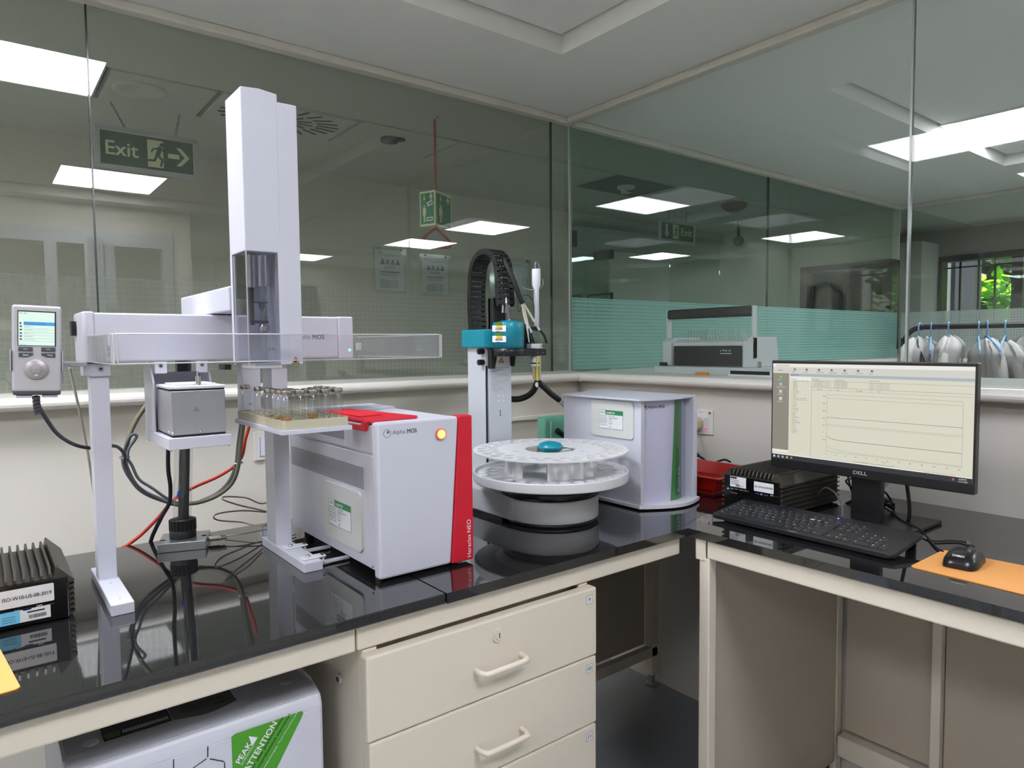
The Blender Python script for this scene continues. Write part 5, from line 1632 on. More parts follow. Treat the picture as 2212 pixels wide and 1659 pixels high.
for z in (.95, 1.04, 1.13, 1.19):
    sd.rect((x, y - .0005, z), Vector((x2 - x, y2 - y, 0)), Z, .0018, .013, .0006)
sd.build('hinge_slots', au)
cvr = MB(SMK)
vs = []
for z in (.914, 1.203):
    for k in range(9):
        x, y = curve_pt(.60 + .38 * k / 8); vs.append((x, y - .006, z))
cvr.add(vs, [(i, i + 1, i + 10, i + 9) for i in range(8)], True)
cvr.build('clear_door_strip', au)
lg = MB(ink_m)
logo(lg, (0, 0, 1.183), X, Z, .0072, .0075, .048, .0)
def wrap(mb, s0, off):
    n_ = []
    for v in mb.v:
        t_ = (s0 + v.x) / .180
        a, b2 = Vector(curve_pt(t_) + (0,)), Vector(curve_pt(t_ + .01) + (0,))
        nn = (b2 - a).normalized().cross(Z)
        n_.append(Vector((a.x, a.y, v.z)) + nn * (off - v.y))
    mb.v = n_
wrap(lg, .012, .0008)
lg.build('front_logo', au)
apo = MB(pale_m).prism([(1.4298, y, z) for y, z in rrect(1.287, 1.450, 1.094, 1.197, .010)], (-.0045, 0, 0), .0012).build('label_plaque', au)
cb = MB(); cb.use(paper_m)
calib(cb, (1.4250, 1.418, 1.117), -Y, Z, .094, .053, 'Electronic Tongue', 'SGS/INST/41/26/14')
cb.build('calibration_sticker', apo)

# ================================================================== MONITOR
mn = thing('monitor', 'black desktop monitor showing a chart program on the right desk', 'monitor', (1.80, .806, CZ))
sxm = 1.722; ya, yb_ = 1.0505, .5590; z0, z1 = 1.0195, 1.3105
pm_ = MB(black_m).box(sxm, sxm + .022, yb_, ya, z0, z1, .002)
pm_.box(sxm + .02, sxm + .045, yb_ + .08, ya - .08, z0 + .02, z1 - .06, .01)
mho = pm_.build('housing', mn)
fr = lambda u, v, off=0: Vector((sxm - off, ya - (ya - yb_) * u, z0 + (z1 - z0) * v))
UW, VH = ya - yb_, z1 - z0
u0, u1, v0, v1 = .0085, .9915, .080, .972     # lit area
sw_, sh_ = (u1 - u0) * UW, (v1 - v0) * VH
SO = Vector((sxm - .0004, ya - u0 * UW, z0 + v0 * VH))
E_ = 1.0
def em(n_, c, s_=E_): return mat('screen_' + n_, c, emit=s_ * .73)
sc_ = MB(em('cream', 'dcd9c6', .88))
def sr(u, v, w, h, m, off=.0004, mb=None):
    (mb or sc_).use(m).rect(SO + (-Y) * (u * sw_) + Z * (v * sh_), -Y, Z, w * sw_, h * sh_, off)
def stx(s_, u, v, h, w, m, off=.0010, mb=None):
    (mb or sc_).use(m).text(s_, SO + (-Y) * (u * sw_) + Z * (v * sh_), -Y, Z, h * sh_, w * sw_ if (w and len(s_) > 14) else None, 0, 'l', off)
cream, pale_e, grayb, bluebar, taupe_e, dark_e, line_e, ink_e = em('cream', 'dcd9c6'), em('pale', 'e6e5dd', .95), em('tool', 'd2d0c8', .9), em('bluebar', 'a9b4bd', .9), em('taupe', '8e897c', .85), em('taskbar', '1c222a', .6), em('line', 'a5a294', .7), em('ink', '5c5a52', .5)
sr(0, 0, 1, 1, cream, 0)
sr(0, 0, 1, .048, dark_e); sr(0, .048, 1, .012, pale_e)
sr(0, .965, 1, .035, pale_e); sr(0, .905, 1, .06, grayb); sr(.105, .872, .895, .028, bluebar)
sr(0, .10, .098, .80, taupe_e); sr(0, .075, .098, .025, pale_e)
sr(.105, .83, .12, .038, pale_e)
stx('AstreeII LiveWorks', .02, .972, .016, .08, ink_e); stx('Folders', .03, .925, .014, .045, ink_e)
for i, s_ in enumerate(('File', 'Tools', 'Graph options', 'Calculation', 'Preview', 'Analysis tasks', 'Print')):
    stx(s_, .118 + i * .069, .910, .012, min(.05, .009 * len(s_)), ink_e)
    sr(.126 + i * .069, .930, .012, .022, line_e, .0008); sr(.127 + i * .069, .937, .006, .012, ink_e, .001)
stx('Unknown', .108, .878, .016, .045, ink_e)
for i, (s_, c) in enumerate((('Living', '7ab055'), ('Reference library', '8fb8c8'), ('Monitoring', 'c8c4b8'), ('Processing', 'd0ccc0'))):
    sr(.040, .845 - i * .075, .017, .030, em('ico%d' % i, c), .0008); stx(s_, .03 - .004 * (len(s_) > 10), .822 - i * .075, .013, .055 if len(s_) > 10 else .04, pale_e)
sr(.228, .05, .0015, .79, line_e); sr(.228, .872 - .04, .77, .0025, line_e); sr(.228, .765, .77, .003, line_e); sr(.228, .738, .77, .002, line_e)
for i, s_ in enumerate(('File name', 'Creation date', 'Physical / Commentary')): stx(s_, .235 + .125 * i + .05 * (i > 1), .842, .011, .05, ink_e)
for i in range(4):
    stx('TESTSENSOR_%d.del.raw' % (i + 1), .24, .820 - i * .0155, .009, .095, ink_e); stx('4/19/2022 5:36:24 PM', .352, .820 - i * .0155, .009, .07, ink_e); stx('Tongue1  4/19/2022 5:36:22', .53, .820 - i * .0155, .009, .10, ink_e)
for i, s_ in enumerate(('Sensors', 'Tare', 'Pre-treat', 'Repet.')):
    stx(s_, .26 + .105 * i, .745, .011, .03, ink_e); sr(.335 + .105 * i, .740, .0012, .024, line_e, .0008)
for i, s_ in enumerate(['Astree', 'Sensor TEST data', '2022', '2021', '2020', '2019', '2018', 'Astree data', 'Calibration', 'Tests', 'Coffee', 'Sensor selection', 'Conditioning run', 'Diagnostic', 'Cleaning', 'Data files', 'Rinse', 'Sweeteners', 'Tray template', 'Flavors', 'Pharma', 'Milk', 'Mouthwash', 'Tea', 'Standards', 'Pharmaceutical', 'Plastic', 'Pruning', 'Ref library', 'Vanilla', 'Unknown', 'Water']):
    dx = .012 if 0 < i < 7 else 0
    v = .838 - i * .0178
    if v < .09: break
    sr(.112 + dx, v, .006, .010, em('folder', 'c2bf8e') if i > 6 else line_e, .0008); stx(s_, .122 + dx, v, .010, min(.08, .0055 * len(s_)), ink_e)
# chart
cx0, cx1, cy0, cy1 = .315, .955, .135, .70
sr(cx0, cy0, .0012, cy1 - cy0, line_e); sr(cx1, cy0, .0012, cy1 - cy0, line_e); sr(cx0, cy0, cx1 - cx0, .0022, line_e); sr(cx0, cy1, cx1 - cx0, .0022, line_e)
for i, s_ in enumerate(('5000', '4000', '3000', '2000', '1000', '0', '-1000')):
    stx(s_, cx0 - .022, cy1 - .022 - i * .072, .010, .013 if i < 5 else .008, ink_e)
for i in range(13): stx(str(i * 10), cx0 + (cx1 - cx0) * i / 12.2 - .004, cy0 - .028, .011, .008, ink_e)
stx('Time (s)', .60, .088, .012, .03, ink_e); stx('API_TASTEVIEWER.DLL (Version: 5.08, Release: 0716.2007)', .46, .062, .010, .2, ink_e)
def curve(v_at, m, n_=40, th=.0022):
    pts = [(cx0 + (cx1 - cx0) * k / n_, v_at(k / n_)) for k in range(n_ + 1)]
    sc_.use(m)
    for (a, b2), (c, d) in zip(pts, pts[1:]):
        q = [SO + (-Y) * (uu * sw_) + Z * (vv * sh_) + Vector((-.0009, 0, 0)) for uu, vv in ((a, b2 - th / 2), (c, d - th / 2), (c, d + th / 2), (a, b2 + th / 2))]
        sc_.add(q, [(0, 1, 2, 3)])
curve(lambda t_: .665, line_e); curve(lambda t_: .476, ink_e, th=.0026); curve(lambda t_: .405 - .0 * t_, line_e); curve(lambda t_: .392 + .01 * (1 - math.exp(-6 * t_)) * 0, em('line2', 'bcb9aa', .8))
curve(lambda t_: .255 + .035 * math.exp(-t_ * 25), ink_e, th=.003); curve(lambda t_: .145 + .040 * math.exp(-t_ * 9), line_e)
sr(.228, .062, .77, .0018, line_e)
for i, c in enumerate(('e8ecf0', 'b8c0c8', 'b8c0c8', 'e0c060', '8898a8')): sr(.008 + .026 * i, .014, .012, .022, em('tb%d' % i, c, .7), .0008)
stx('4:28 PM', .945, .026, .013, .026, pale_e); stx('10/11/2022', .945, .006, .011, .032, pale_e); sr(.918, .014, .009, .02, em('tray_red', 'c05050', .7), .0008)
stx('Language: English   Group: workstation_engineer', .80, .051, .009, .13, ink_e)
sc_.build('screen', mho)
MB(mat('bezel_print', 'b8b8bc', .4)).text('DELL', (sxm, .806 + .018, z0 + .010), -Y, Z, .0085, .034, .02).build('maker_print', mho)
stn = MB(black_m)
stn.box(1.755, 1.775, .770, .845, .908, 1.12, .003)
stn.box(1.74, 1.76, .775, .84, 1.08, 1.16, .002)
stn.build('stand_column', mn)
MB(black_m).prism([(1.705, .685, CZ + .0005), (1.90, .685, CZ + .0005), (1.90, .925, CZ + .0005), (1.705, .925, CZ + .0005)], (0, 0, .009), .002).build('stand_base', mn)

# ================================================================== KEYBOARD
kb = thing('keyboard', 'slim black keyboard with white legends in front of the monitor', 'keyboard', (1.498, 1.082, CZ + .0045), (0, math.radians(-6.5), math.radians(-92.0)))
# local x along the length (to the right), local y to the back, z up. front-left = origin
KW, KD = .456, .150
kb.rotation_euler = (0, 0, 0)
tilt = Matrix.Translation((1.4975, 1.083, CZ + .006)) @ Matrix.Rotation(math.radians(-91.2), 4, 'Z') @ Matrix.Rotation(math.radians(8.0), 4, 'X')
kb.matrix_world = tilt; ROOT[kb] = tilt
kb.location = tilt.to_translation(); kb.rotation_euler = tilt.to_euler()
kbody = MB(mat('keyboard_black', '1d1e21', .42, var=.03))
kbody.prism([(x, y, 0) for x, y in rrect(0, KW, 0, KD, .012)], (0, 0, .0085), .002)
kbody.build('keyboard_body', kb, local=True)
km_ = mat('keycap_black', '202126', .38, var=.02)
kl_m = mat('key_legend', 'f0f2f8', .5)
KEY = {}
leg_mb = MB(kl_m)
cnt = 0
def key(x, y, w, h=.0152, s_='-'):
    global cnt
    k = (round(w, 4), round(h, 4))
    if k not in KEY:
        m = MB(km_)
        b2, t_ = .0004, .0016
        m.add([(b2, b2, 0), (w - b2, b2, 0), (w - b2, h - b2, 0), (b2, h - b2, 0), (t_, t_, .0026), (w - t_, t_, .0026), (w - t_, h - t_, .0026), (t_, h - t_, .0026)],
              [(4, 5, 6, 7), (0, 1, 5, 4), (1, 2, 6, 5), (2, 3, 7, 6), (3, 0, 4, 7)])
        o = m.build('key', kb, local=True); KEY[k] = o; o.location = (x, y, .0086)
    else:
        o = KEY[k].copy(); col.objects.link(o); o.parent = kb; o.location = (x, y, .0086)
    if s_: leg_mb.text(s_, (x + .0038, y + h * .48, .0113), X, Y, .0042 if len(s_) < 2 else .0028, None, .02, 'l', .0003)
    cnt += 1
U = .0190 * .985; x0 = .012; ys = [.016 + .0172 * r for r in range(5)]
rows = [(4, [(1, '^')] + [(1, c) for c in '1234567890-='] + [(2, 'Back')]), (3, [(1.5, 'Tab')] + [(1, c) for c in 'QWERTYUIOP[]'] + [(1.5, 'Ent')]),
        (2, [(1.75, 'Caps')] + [(1, c) for c in "ASDFGHJKL;'"] + [(2.25, 'Enter')]), (1, [(2.25, 'Shift')] + [(1, c) for c in 'ZXCVBNM,./'] + [(2.75, 'Shift')]),
        (0, [(1.5, 'Ctrl'), (1.25, 'Win'), (1.25, 'Alt'), (5.75, None), (1.25, 'Alt'), (1.25, 'Fn'), (1.25, 'Me'), (1.5, 'Ctrl')])]
for r, ks in rows:
    x = x0
    for w, s_ in ks:
        key(x, ys[r], w * U, .0160, s_); x += w * U
yt = ys[4] + .0215
key(x0, yt, U, .0125, 'Esc')
for g in range(3):
    for i in range(4): key(x0 + U * (2 + i + 4.5 * g), yt, U, .0125, 'F%d' % (g * 4 + i + 1))
nx0 = x0 + 15 * U + .006
for i in range(3):
    key(nx0 + i * U, yt, U, .0125, ('Prt', 'Scr', 'Pau')[i]); key(nx0 + i * U, ys[4], U, .0160, ('Ins', 'Hom', 'PgU')[i]); key(nx0 + i * U, ys[3], U, .0160, ('Del', 'End', 'PgD')[i])
    key(nx0 + i * U, ys[0], U, .0160, '<v>'[i])
key(nx0 + U, ys[1], U, .0160, '^')
px0 = nx0 + 3 * U + .006
for r in range(4):
    for i in range(3):
        if r == 0 and i == 1: continue
        key(px0 + i * U, ys[r], U * (2 if r == 0 and i == 0 else 1), .0160, ('0', '', '.', '1', '2', '3', '4', '5', '6', '7', '8', '9')[r * 3 + i])
key(px0 + 3 * U, ys[0], U * .95, .0335, '+'); 
leg_mb.build('key_legends', kb, local=True)
MB(mat('blue_led', '3050ff', emit=5)).cyl((.268, .138, .0086), (.268, .138, .0095), .0022).build('indicator_light', kb, local=True)
MB(kl_m).text('CHERRY', (.215, .0055, .0086), X, Y, .0032, .024, .01).build('maker_print', kb, local=True)
fk = MB(black_m)
fk.prism([(KW - .030, KD - .012, 0), (KW - .014, KD - .012, 0), (KW - .014, KD - .006, 0), (KW - .030, KD - .006, 0)], (0, -.003, -.025))
fk.build('folding_foot', kb, local=True)
fk = MB(black_m).prism([(.014, KD - .012, 0), (.030, KD - .012, 0), (.030, KD - .006, 0), (.014, KD - .006, 0)], (0, -.003, -.025))
fk.build('folding_foot', kb, local=True)

# ================================================================== MOUSE
ms = thing('computer_mouse', 'black glossy mouse on the orange mat', 'mouse', (1.590, .530, CZ + .0024), (0, 0, math.radians(-84)))
# local +y points away from the hand (towards the wall), length .108, width .064
gm = mat('gloss_black', '101114', .28)
secs = []
for v_, w_, h_ in ((-.056, .020, .012), (-.052, .026, .020), (-.035, .031, .030), (-.010, .0315, .0365), (.015, .030, .036), (.035, .030, .030), (.050, .026, .020), (.056, .018, .012)):
    rg = []
    for k in range(17):
        a = PI * k / 16
        cs, sn = math.cos(a), math.sin(a)
        rg.append((w_ * (abs(cs) ** .6) * (1 if cs > 0 else -1) * (.80 + .20 * (1 - sn)), v_, max(.0005, .90 * h_ * sn ** .5)))
    secs.append(rg)
m = MB(gm); vs = [p_ for r_ in secs for p_ in r_]
fs = [(i * 17 + k + 1, i * 17 + k, (i + 1) * 17 + k, (i + 1) * 17 + k + 1) for i in range(len(secs) - 1) for k in range(16)]
m.add([(x, y, z) for x, y, z in vs], fs, True); m.add([secs[0][k] for k in range(17)], [list(range(17))]); m.add([secs[-1][k] for k in range(17)], [list(range(16, -1, -1))])
m.build('shell', ms, local=True)
MB(dgray_m).cyl((-.004, .034, .0335), (.004, .034, .0335), .0055, n=16).build('scroll_wheel', ms, local=True)
MB(wink_m).text('CHERRY', (-.011, -.0475, .0225), X, Vector((0, .55, .8)), .0042, .022, .03, 'l', .0022).build('maker_print', ms, local=True)

# ================================================================== COLUMN, CLAMP BLOCK, CABLES behind the gantry
cb_ = thing('clamp_stand', 'silver clamp block with black collar and tall black rod in a clear tube', 'clamp stand', (.365, 1.72, CZ))
MB(alu_m).prism([(.305, 1.688, CZ), (.400, 1.655, CZ), (.432, 1.742, CZ), (.335, 1.778, CZ)], (0, 0, .021), .0015).build('block', cb_)
for x, y in ((.323, 1.715), (.407, 1.698)):
    MB(gap_m).cyl((x, y, CZ + .021), (x, y, CZ + .0213), .006).build('bolt_hole', cb_)
cl = MB(mblack_m)
cl.lathe((.366, 1.718, 0), [(.0, .921), (.0275, .921), (.0285, .923), (.0285, .939), (.027, .940)], 40)
for k in range(20):
    a = 2 * PI * k / 20
    cl.cyl((.366 + .0255 * math.cos(a), 1.718 + .0255 * math.sin(a), .939), (.366 + .0255 * math.cos(a), 1.718 + .0255 * math.sin(a), .963), .0038, n=8)
cl.lathe((.366, 1.718, 0), [(.0265, .940), (.0265, .962), (.025, .9645), (.0, .9645)], 40)
cl.build('collar', cb_)
MB(black_m).cyl((.368, 1.718, .96), (.386, 1.718, 1.33), .0115, n=24).build('rod', cb_)
tb = MB(VG).cyl((.366, 1.718, .9645), (.384, 1.718, 1.33), .0195, n=28, caps=False)
tb.build('clear_tube', cb_)
MB(PLST).prism([W(380, 1072, 'y', 1.697), W(386, 1070, 'y', 1.697), W(392, 1050, 'y', 1.697), W(386, 1038, 'y', 1.697), W(382, 1055, 'y', 1.697)], (0, -.001, 0)).use(mat('ink_blue', '2458c8', .4)).prism([W(381, 1073, 'y', 1.696), W(388, 1070, 'y', 1.696), W(391, 1058, 'y', 1.696), W(385, 1060, 'y', 1.696)], (0, -.0012, 0)).build('blue_tape', cb_)
for i, (dx, dz) in enumerate(((0, 0), (.006, -.004))):
    MB(nickel_m).cyl((.416, 1.70 - .012 * i, CZ + .0125), (.440, 1.694 - .012 * i, CZ + .0125), .0058, n=6).cyl((.440, 1.694 - .012 * i, CZ + .0125), (.452, 1.692 - .012 * i, CZ + .0125), .0042, n=6).build('tube_fitting', cb_)

def wire(name, lab, cat_, m, pts, r, grp=None, n_=8):
    mb = MB(m).tube(pts, r, n_, 6)
    o = mb.build(name); tag(o, lab, cat_, grp)
    return o
V_ = lambda px, py, y: W(px, py, 'y', y)
# loops of thin steel tubing
ct = MB(mat('steel_tubing', 'b0aaa0', .3, metal=.9))
ct.tube([(.450, 1.690, CZ + .013), (.49, 1.680, CZ + .014), (.56, 1.690, CZ + .013), (.60, 1.72, CZ + .012)], .0014, 6, 6)
tag(ct.build('steel_tubing'), 'straight thin steel tubing from the clamp block fitting towards the white leg', 'tubing')
ct = MB(mat('steel_tubing', 'b0aaa0', .3, metal=.9))
ct.tube([(.60, 1.72, CZ + .012), V_(575, 1136, 1.70), V_(545, 1134, 1.71), V_(520, 1128, 1.72), V_(480, 1125, 1.72), V_(463, 1120, 1.71), V_(465, 1112, 1.71), V_(490, 1106, 1.72), V_(530, 1103, 1.74), V_(574, 1106, 1.76), V_(560, 1101, 1.74), V_(520, 1092, 1.72), V_(490, 1083, 1.71), V_(480, 1077, 1.71), V_(488, 1073, 1.72), V_(530, 1075, 1.74), V_(574, 1086, 1.76), (.62, 1.75, 1.02)], .0019, 6, 8)
tag(ct.build('steel_tubing'), 'two springy loops of thin steel tubing left of the white leg', 'tubing')
dk_ = mat('dark_capillary', '2c2c2c', .35, metal=.4)
ct = MB(dk_).tube([(.448, 1.676, CZ + .008), (.50, 1.62, CZ + .004), (.545, 1.605, CZ + .0035), (.60, 1.63, CZ + .004)], .0012, 6, 6)
tag(ct.build('capillary_cable'), 'short dark capillary lying on the worktop by the clamp block', 'cable')

wire('controller_cable', 'dark gray ribbed cable curving down from the handheld controller', 'cable', dgray_m,
     [(.083, 1.460, 1.277), V_(85, 880, 1.475), V_(100, 905, 1.49), V_(125, 938, 1.52), V_(160, 960, 1.56), V_(200, 968, 1.60), V_(240, 963, 1.64), V_(258, 968, 1.70), V_(270, 985, 1.75), V_(268, 1000, 1.765), V_(280, 1030, 1.765), V_(310, 1060, 1.765), V_(360, 1085, 1.765), V_(385, 1092, 1.765)], .0036)
sr_ = MB(dgray_m)
for k in range(5): sr_.cyl((.083, 1.459, 1.277 - .0065 * k), (.083 + .0003 * k, 1.460, 1.2725 - .0065 * k), .0062 - .0003 * k, n=14)
sr_.build('strain_relief', hc)
wire('power_cable', 'gray looped cable tied beside the left leg of the gantry', 'cable', mat('slate_cable', '5a616b', .5),
     [V_(392, 1090, 1.77), V_(360, 1076, 1.77), V_(330, 1055, 1.77), V_(300, 1035, 1.77), V_(285, 1005, 1.77), V_(276, 990, 1.77), V_(278, 970, 1.77), V_(290, 952, 1.77), V_(295, 942, 1.77), V_(288, 938, 1.77), V_(278, 948, 1.775), V_(268, 975, 1.78), V_(265, 1000, 1.78), V_(278, 1030, 1.78), V_(310, 1065, 1.78), V_(372, 1090, 1.78)], .0032)
wire('olive_hose', 'olive hose sweeping from behind the oven down past the clear tube', 'hose', olive_m,
     [V_(325, 860, 1.78), V_(318, 873, 1.78), V_(296, 905, 1.785), V_(278, 945, 1.785), V_(271, 985, 1.785), V_(275, 1015, 1.785), V_(300, 1055, 1.785), V_(345, 1078, 1.785), V_(385, 1088, 1.785), V_(430, 1085, 1.785), V_(470, 1070, 1.785), V_(500, 1045, 1.78), V_(514, 1010, 1.775), V_(520, 960, 1.77), V_(526, 915, 1.76), V_(530, 880, 1.75)], .0052)
wire('gray_hose', 'gray cable running beside the olive hose under the vial tray', 'cable', mat('slate_cable', '5a616b', .5),
     [V_(425, 1087, 1.79), V_(468, 1067, 1.79), V_(495, 1040, 1.79), V_(510, 1005, 1.785), V_(515, 960, 1.78), V_(521, 915, 1.77), V_(526, 880, 1.76)], .0050)
wire('red_hose', 'bright red hose dropping behind the bench edge', 'hose', redcord_m,
     [V_(540, 900, 1.79), V_(537, 925, 1.79), V_(530, 950, 1.79), V_(523, 985, 1.79), V_(505, 1008, 1.79), V_(470, 1030, 1.79), V_(416, 1054, 1.79), V_(375, 1080, 1.79), V_(340, 1120, 1.795), V_(305, 1155, 1.80), V_(275, 1178, 1.806), V_(262, 1188, 1.812), (.235, 1.820, .84), (.22, 1.83, .70)], .0040)
wire('black_cable', 'black cable hanging from the oven shelf to the rear bench edge', 'cable', mblack_m,
     [(.322, 1.60, 1.19), V_(363, 985, 1.66), V_(364, 1020, 1.70), V_(368, 1050, 1.73), V_(366, 1085, 1.76), V_(350, 1115, 1.78), V_(335, 1145, 1.795), V_(327, 1165, 1.806), (.31, 1.815, .87), (.305, 1.82, .75)], .0046)
bp_ = MB(mblack_m).box(.350, .372, 1.64, 1.66, 1.292, 1.335, .002).cyl((.361, 1.65, 1.292), (.361, 1.65, 1.278), .009, .006)
tag(bp_.build('cable_plug'), 'chunky black cable plug hanging under the gantry rail', 'plug')
kn_ = MB(mat('support_gray', 'b8b8a8', .4)).tube([V_(150, 795, 1.60), V_(170, 880, 1.62), V_(190, 980, 1.66), V_(203, 1070, 1.70)], .0024, 8, 3)
tag(kn_.build('pale_tubing'), 'pale thin tube slanting down behind the left leg', 'tubing')
for k, (px, py, y) in enumerate(((269, 988, 1.776), (515, 1000, 1.782))):
    p = V_(px, py, y)
    mb = MB(white_m if k else mat('tie_gray', '9a9a9c', .4)).lathe((p.x, p.y, p.z), [(.0105, -.002), (.0115, 0), (.0105, .002)], 16)
    tag(mb.build('cable_tie'), ('gray tie around the cable bundle by the left leg', 'white tie around the hose bundle under the tray')[k], 'cable tie')

# sockets, plug, switches
def socket(label, o, r_, w, h):
    t = thing('wall_socket', label, 'socket', tuple(o))
    o = Vector(o); r_ = Vector(r_); nn = r_.cross(Z)
    def slab(u0, u1, v0, v1, d0, d1, m, nm, r=.0008):
        P = [o + r_ * u0 + Z * v0 + nn * d0, o + r_ * u1 + Z * v0 + nn * d0, o + r_ * u1 + Z * v1 + nn * d0, o + r_ * u0 + Z * v1 + nn * d0]
        return MB(m).prism(P, nn * (d1 - d0), r).build(nm, t)
    slab(0, w, 0, h, 0, .008, sill_m, 'wall_plate', .0015)
    return t, slab, o, r_, nn
t, slab, o, r_, nn = socket('white wall socket with orange screw and a beige plug, right of the lilac cabinet', (2.116, 1.640, 1.024), -Y, .120, .090)
slab(.010, .110, .010, .080, .008, .010, white_m, 'inner_plate')
slab(.085, .104, .018, .062, .010, .013, pale_m, 'rocker_switch')
MB(mat('neon_red', 'ff3058', emit=1.2)).rect(o + r_ * .086 + Z * .020 + nn * .013, r_, Z, .017, .004).build('neon_lamp', t)
MB(mat('rust_screw', 'b86a3c', .6)).cyl(o + r_ * .108 + Z * .080 + nn * .008, o + r_ * .108 + Z * .080 + nn * .011, .0050).build('screw', t)
MB(ink_m).text('UPS 1', o + r_ * .062 + Z * .078 + nn * .010, r_, Z, .004, .016).build('marking', t)
pg = thing('power_plug', 'beige three pin plug in the socket beside the lilac cabinet', 'plug', tuple(o + r_ * .04 + Z * .02))
MB(socket_m).prism([o + r_ * u_ + Z * v_ + nn * .010 for u_, v_ in ((.020, .012), (.068, .012), (.082, .025), (.082, .050), (.070, .064), (.020, .068))], nn * .035, .004).build('plug_body', pg)
tag(MB(mblack_m).tube([o + r_ * .058 + nn * .03 + Z * .012, V_(1494, 950, 1.55), W(1496, 965, 'x', 2.09), W(1510, 985, 'x', 2.08), W(1535, 1003, 'x', 2.06), W(1552, 1012, 'x', 2.0)], .0036, 8, 6).build('black_cable'), 'black cord falling from the beige plug to the red tray', 'cord')
tag(MB(mblack_m).tube([W(1490, 990, 'x', 2.05), W(1500, 985, 'x', 2.05), W(1515, 988, 'x', 2.05), W(1535, 1003, 'x', 2.02), W(1548, 998, 'x', 2.03), W(1565, 993, 'x', 2.03), W(1578, 998, 'x', 2.05)], .0036, 8, 6).build('black_cable'), 'coiled black cord behind the red tray and computer', 'cord')
t, slab, o, r_, nn = socket('white double switch plate with blue edged insert, behind the vial tray leg', (.690, 2.226, .998), X, .135, .092)
slab(.014, .062, .014, .078, .008, .011, white_m, 'insert')
MB(mat('blue_tape', '5f8fc0', .4)).rect(o + r_ * .016 + Z * .016 + nn * .011, r_, Z, .0025, .060).build('blue_film', t)
slab(.075, .122, .014, .078, .008, .011, white_m, 'insert')
MB(gap_m).cyl(o + r_ * .040 + Z * .045 + nn * .011, o + r_ * .040 + Z * .045 + nn * .0112, .003).build('keyhole', t)

# red plastic tray on its stand behind the cabinet
rb = thing('red_tray', 'glossy red plastic tray between the lilac cabinet and the computer', 'tray', (1.9, 1.40, CZ))
R4 = [(1.68, 1.29), (1.80, 1.20), (2.02, 1.42), (1.86, 1.56)]
R4 = [(1.730, 1.225), (1.985, 1.235), (1.975, 1.60), (1.715, 1.59)]
cxx = sum(p[0] for p in R4) / 4; cyy = sum(p[1] for p in R4) / 4
def ring(s_, z): return [(cxx + (x - cxx) * s_, cyy + (y - cyy) * s_, z) for x, y in R4]
levels = [ring(.86, CZ + .012), ring(.97, CZ + .050), ring(1.03, CZ + .052), ring(1.03, CZ + .055), ring(.95, CZ + .055), ring(.84, CZ + .016)]
m = MB(redbox_m); m.add([p for l in levels for p in l], [(k * 4 + i, k * 4 + (i + 1) % 4, (k + 1) * 4 + (i + 1) % 4, (k + 1) * 4 + i) for k in range(5) for i in range(4)] + [(3, 2, 1, 0), (20, 21, 22, 23)])
m.build('tray_body', rb)
MB(redbox_m).prism([(x, y, CZ) for x, y, z in ring(.80, 0)], (0, 0, .012)).build('tray_foot', rb)

# emerald file stand with black clip
eb_ = thing('file_stand', 'emerald green acrylic stand with a black clip, left of the lilac cabinet', 'stand', (1.56, 1.74, CZ))
MB(EMER).box(1.503, 1.640, 1.745, 1.750, CZ, 1.113, .001).build('front_panel', eb_)
MB(EMER).box(1.503, 1.640, 1.785, 1.790, CZ, 1.113, .001).build('rear_panel', eb_)
MB(EMER).box(1.503, 1.508, 1.750, 1.785, CZ, 1.113).build('side_panel', eb_)
MB(sill_m).box(1.522, 1.526, 1.743, 1.745, .95, 1.10).build('slot_edge', eb_)
MB(mblack_m).cyl((1.545, 1.735, 1.068), (1.585, 1.735, 1.045), .0105, n=10).build('black_clip', eb_)

# monitor and peripheral cables
wire('monitor_cable', 'thick black cable hanging behind the monitor beside the stand', 'cable', mblack_m, [(1.80, .74, 1.06), (1.815, .735, 1.0), (1.82, .73, .94), (1.83, .74, .905), (1.90, .80, CZ + .006)], .0045)
wire('keyboard_cable', 'thin black cable arching up from the keyboard behind the spacebar side', 'cable', dgray_m, [W(1820, 1117, 'x', 1.665), W(1819, 1095, 'x', 1.68), W(1808, 1070, 'x', 1.70), W(1795, 1058, 'x', 1.72), W(1783, 1054, 'x', 1.74), W(1772, 1062, 'x', 1.76), W(1765, 1075, 'x', 1.80)], .0022)
wire('mouse_cable', 'black mouse cable curving over the desk from the stand to the mouse', 'cable', mblack_m, [(1.84, .80, .93), W(1928, 1108, 'z', .915), W(1950, 1125, 'z', .912), W(1985, 1142, 'z', .91), W(2005, 1162, 'z', CZ + .004), W(2018, 1169, 'z', CZ + .003), W(2050, 1168, 'z', CZ + .003), W(2080, 1170, 'z', CZ + .003), W(2100, 1178, 'z', CZ + .006), W(2112, 1191, 'z', CZ + .012)], .0020)
wire('desk_cable', 'black cable branching from the mouse cable to the mat corner', 'cable', mblack_m, [W(2003, 1160, 'z', CZ + .003), W(2015, 1175, 'z', CZ + .003), W(2027, 1186, 'z', CZ + .003), W(2037, 1191, 'z', CZ + .0035)], .0020)
random.seed(4)
for k in range(7):
    a = random.random()
    p0 = Vector((1.95, .95 - .02 * k, .985 - .010 * k))
    pts = [p0] + [Vector((1.93 - .02 * j + random.uniform(-.03, .03), .94 - .032 * j + random.uniform(-.02, .02), .97 - .010 * k + random.uniform(-.03, .02))) for j in range(1, 5)] + [Vector((1.90, .80, .93 - .003 * k))]
    for p in pts: p.z = max(p.z, CZ + .004)
    wire('tangled_cable', 'black cable in the tangle between the computer and the monitor stand', 'cable', mblack_m, pts, .0026, 'tangled black cables behind the monitor', 6)
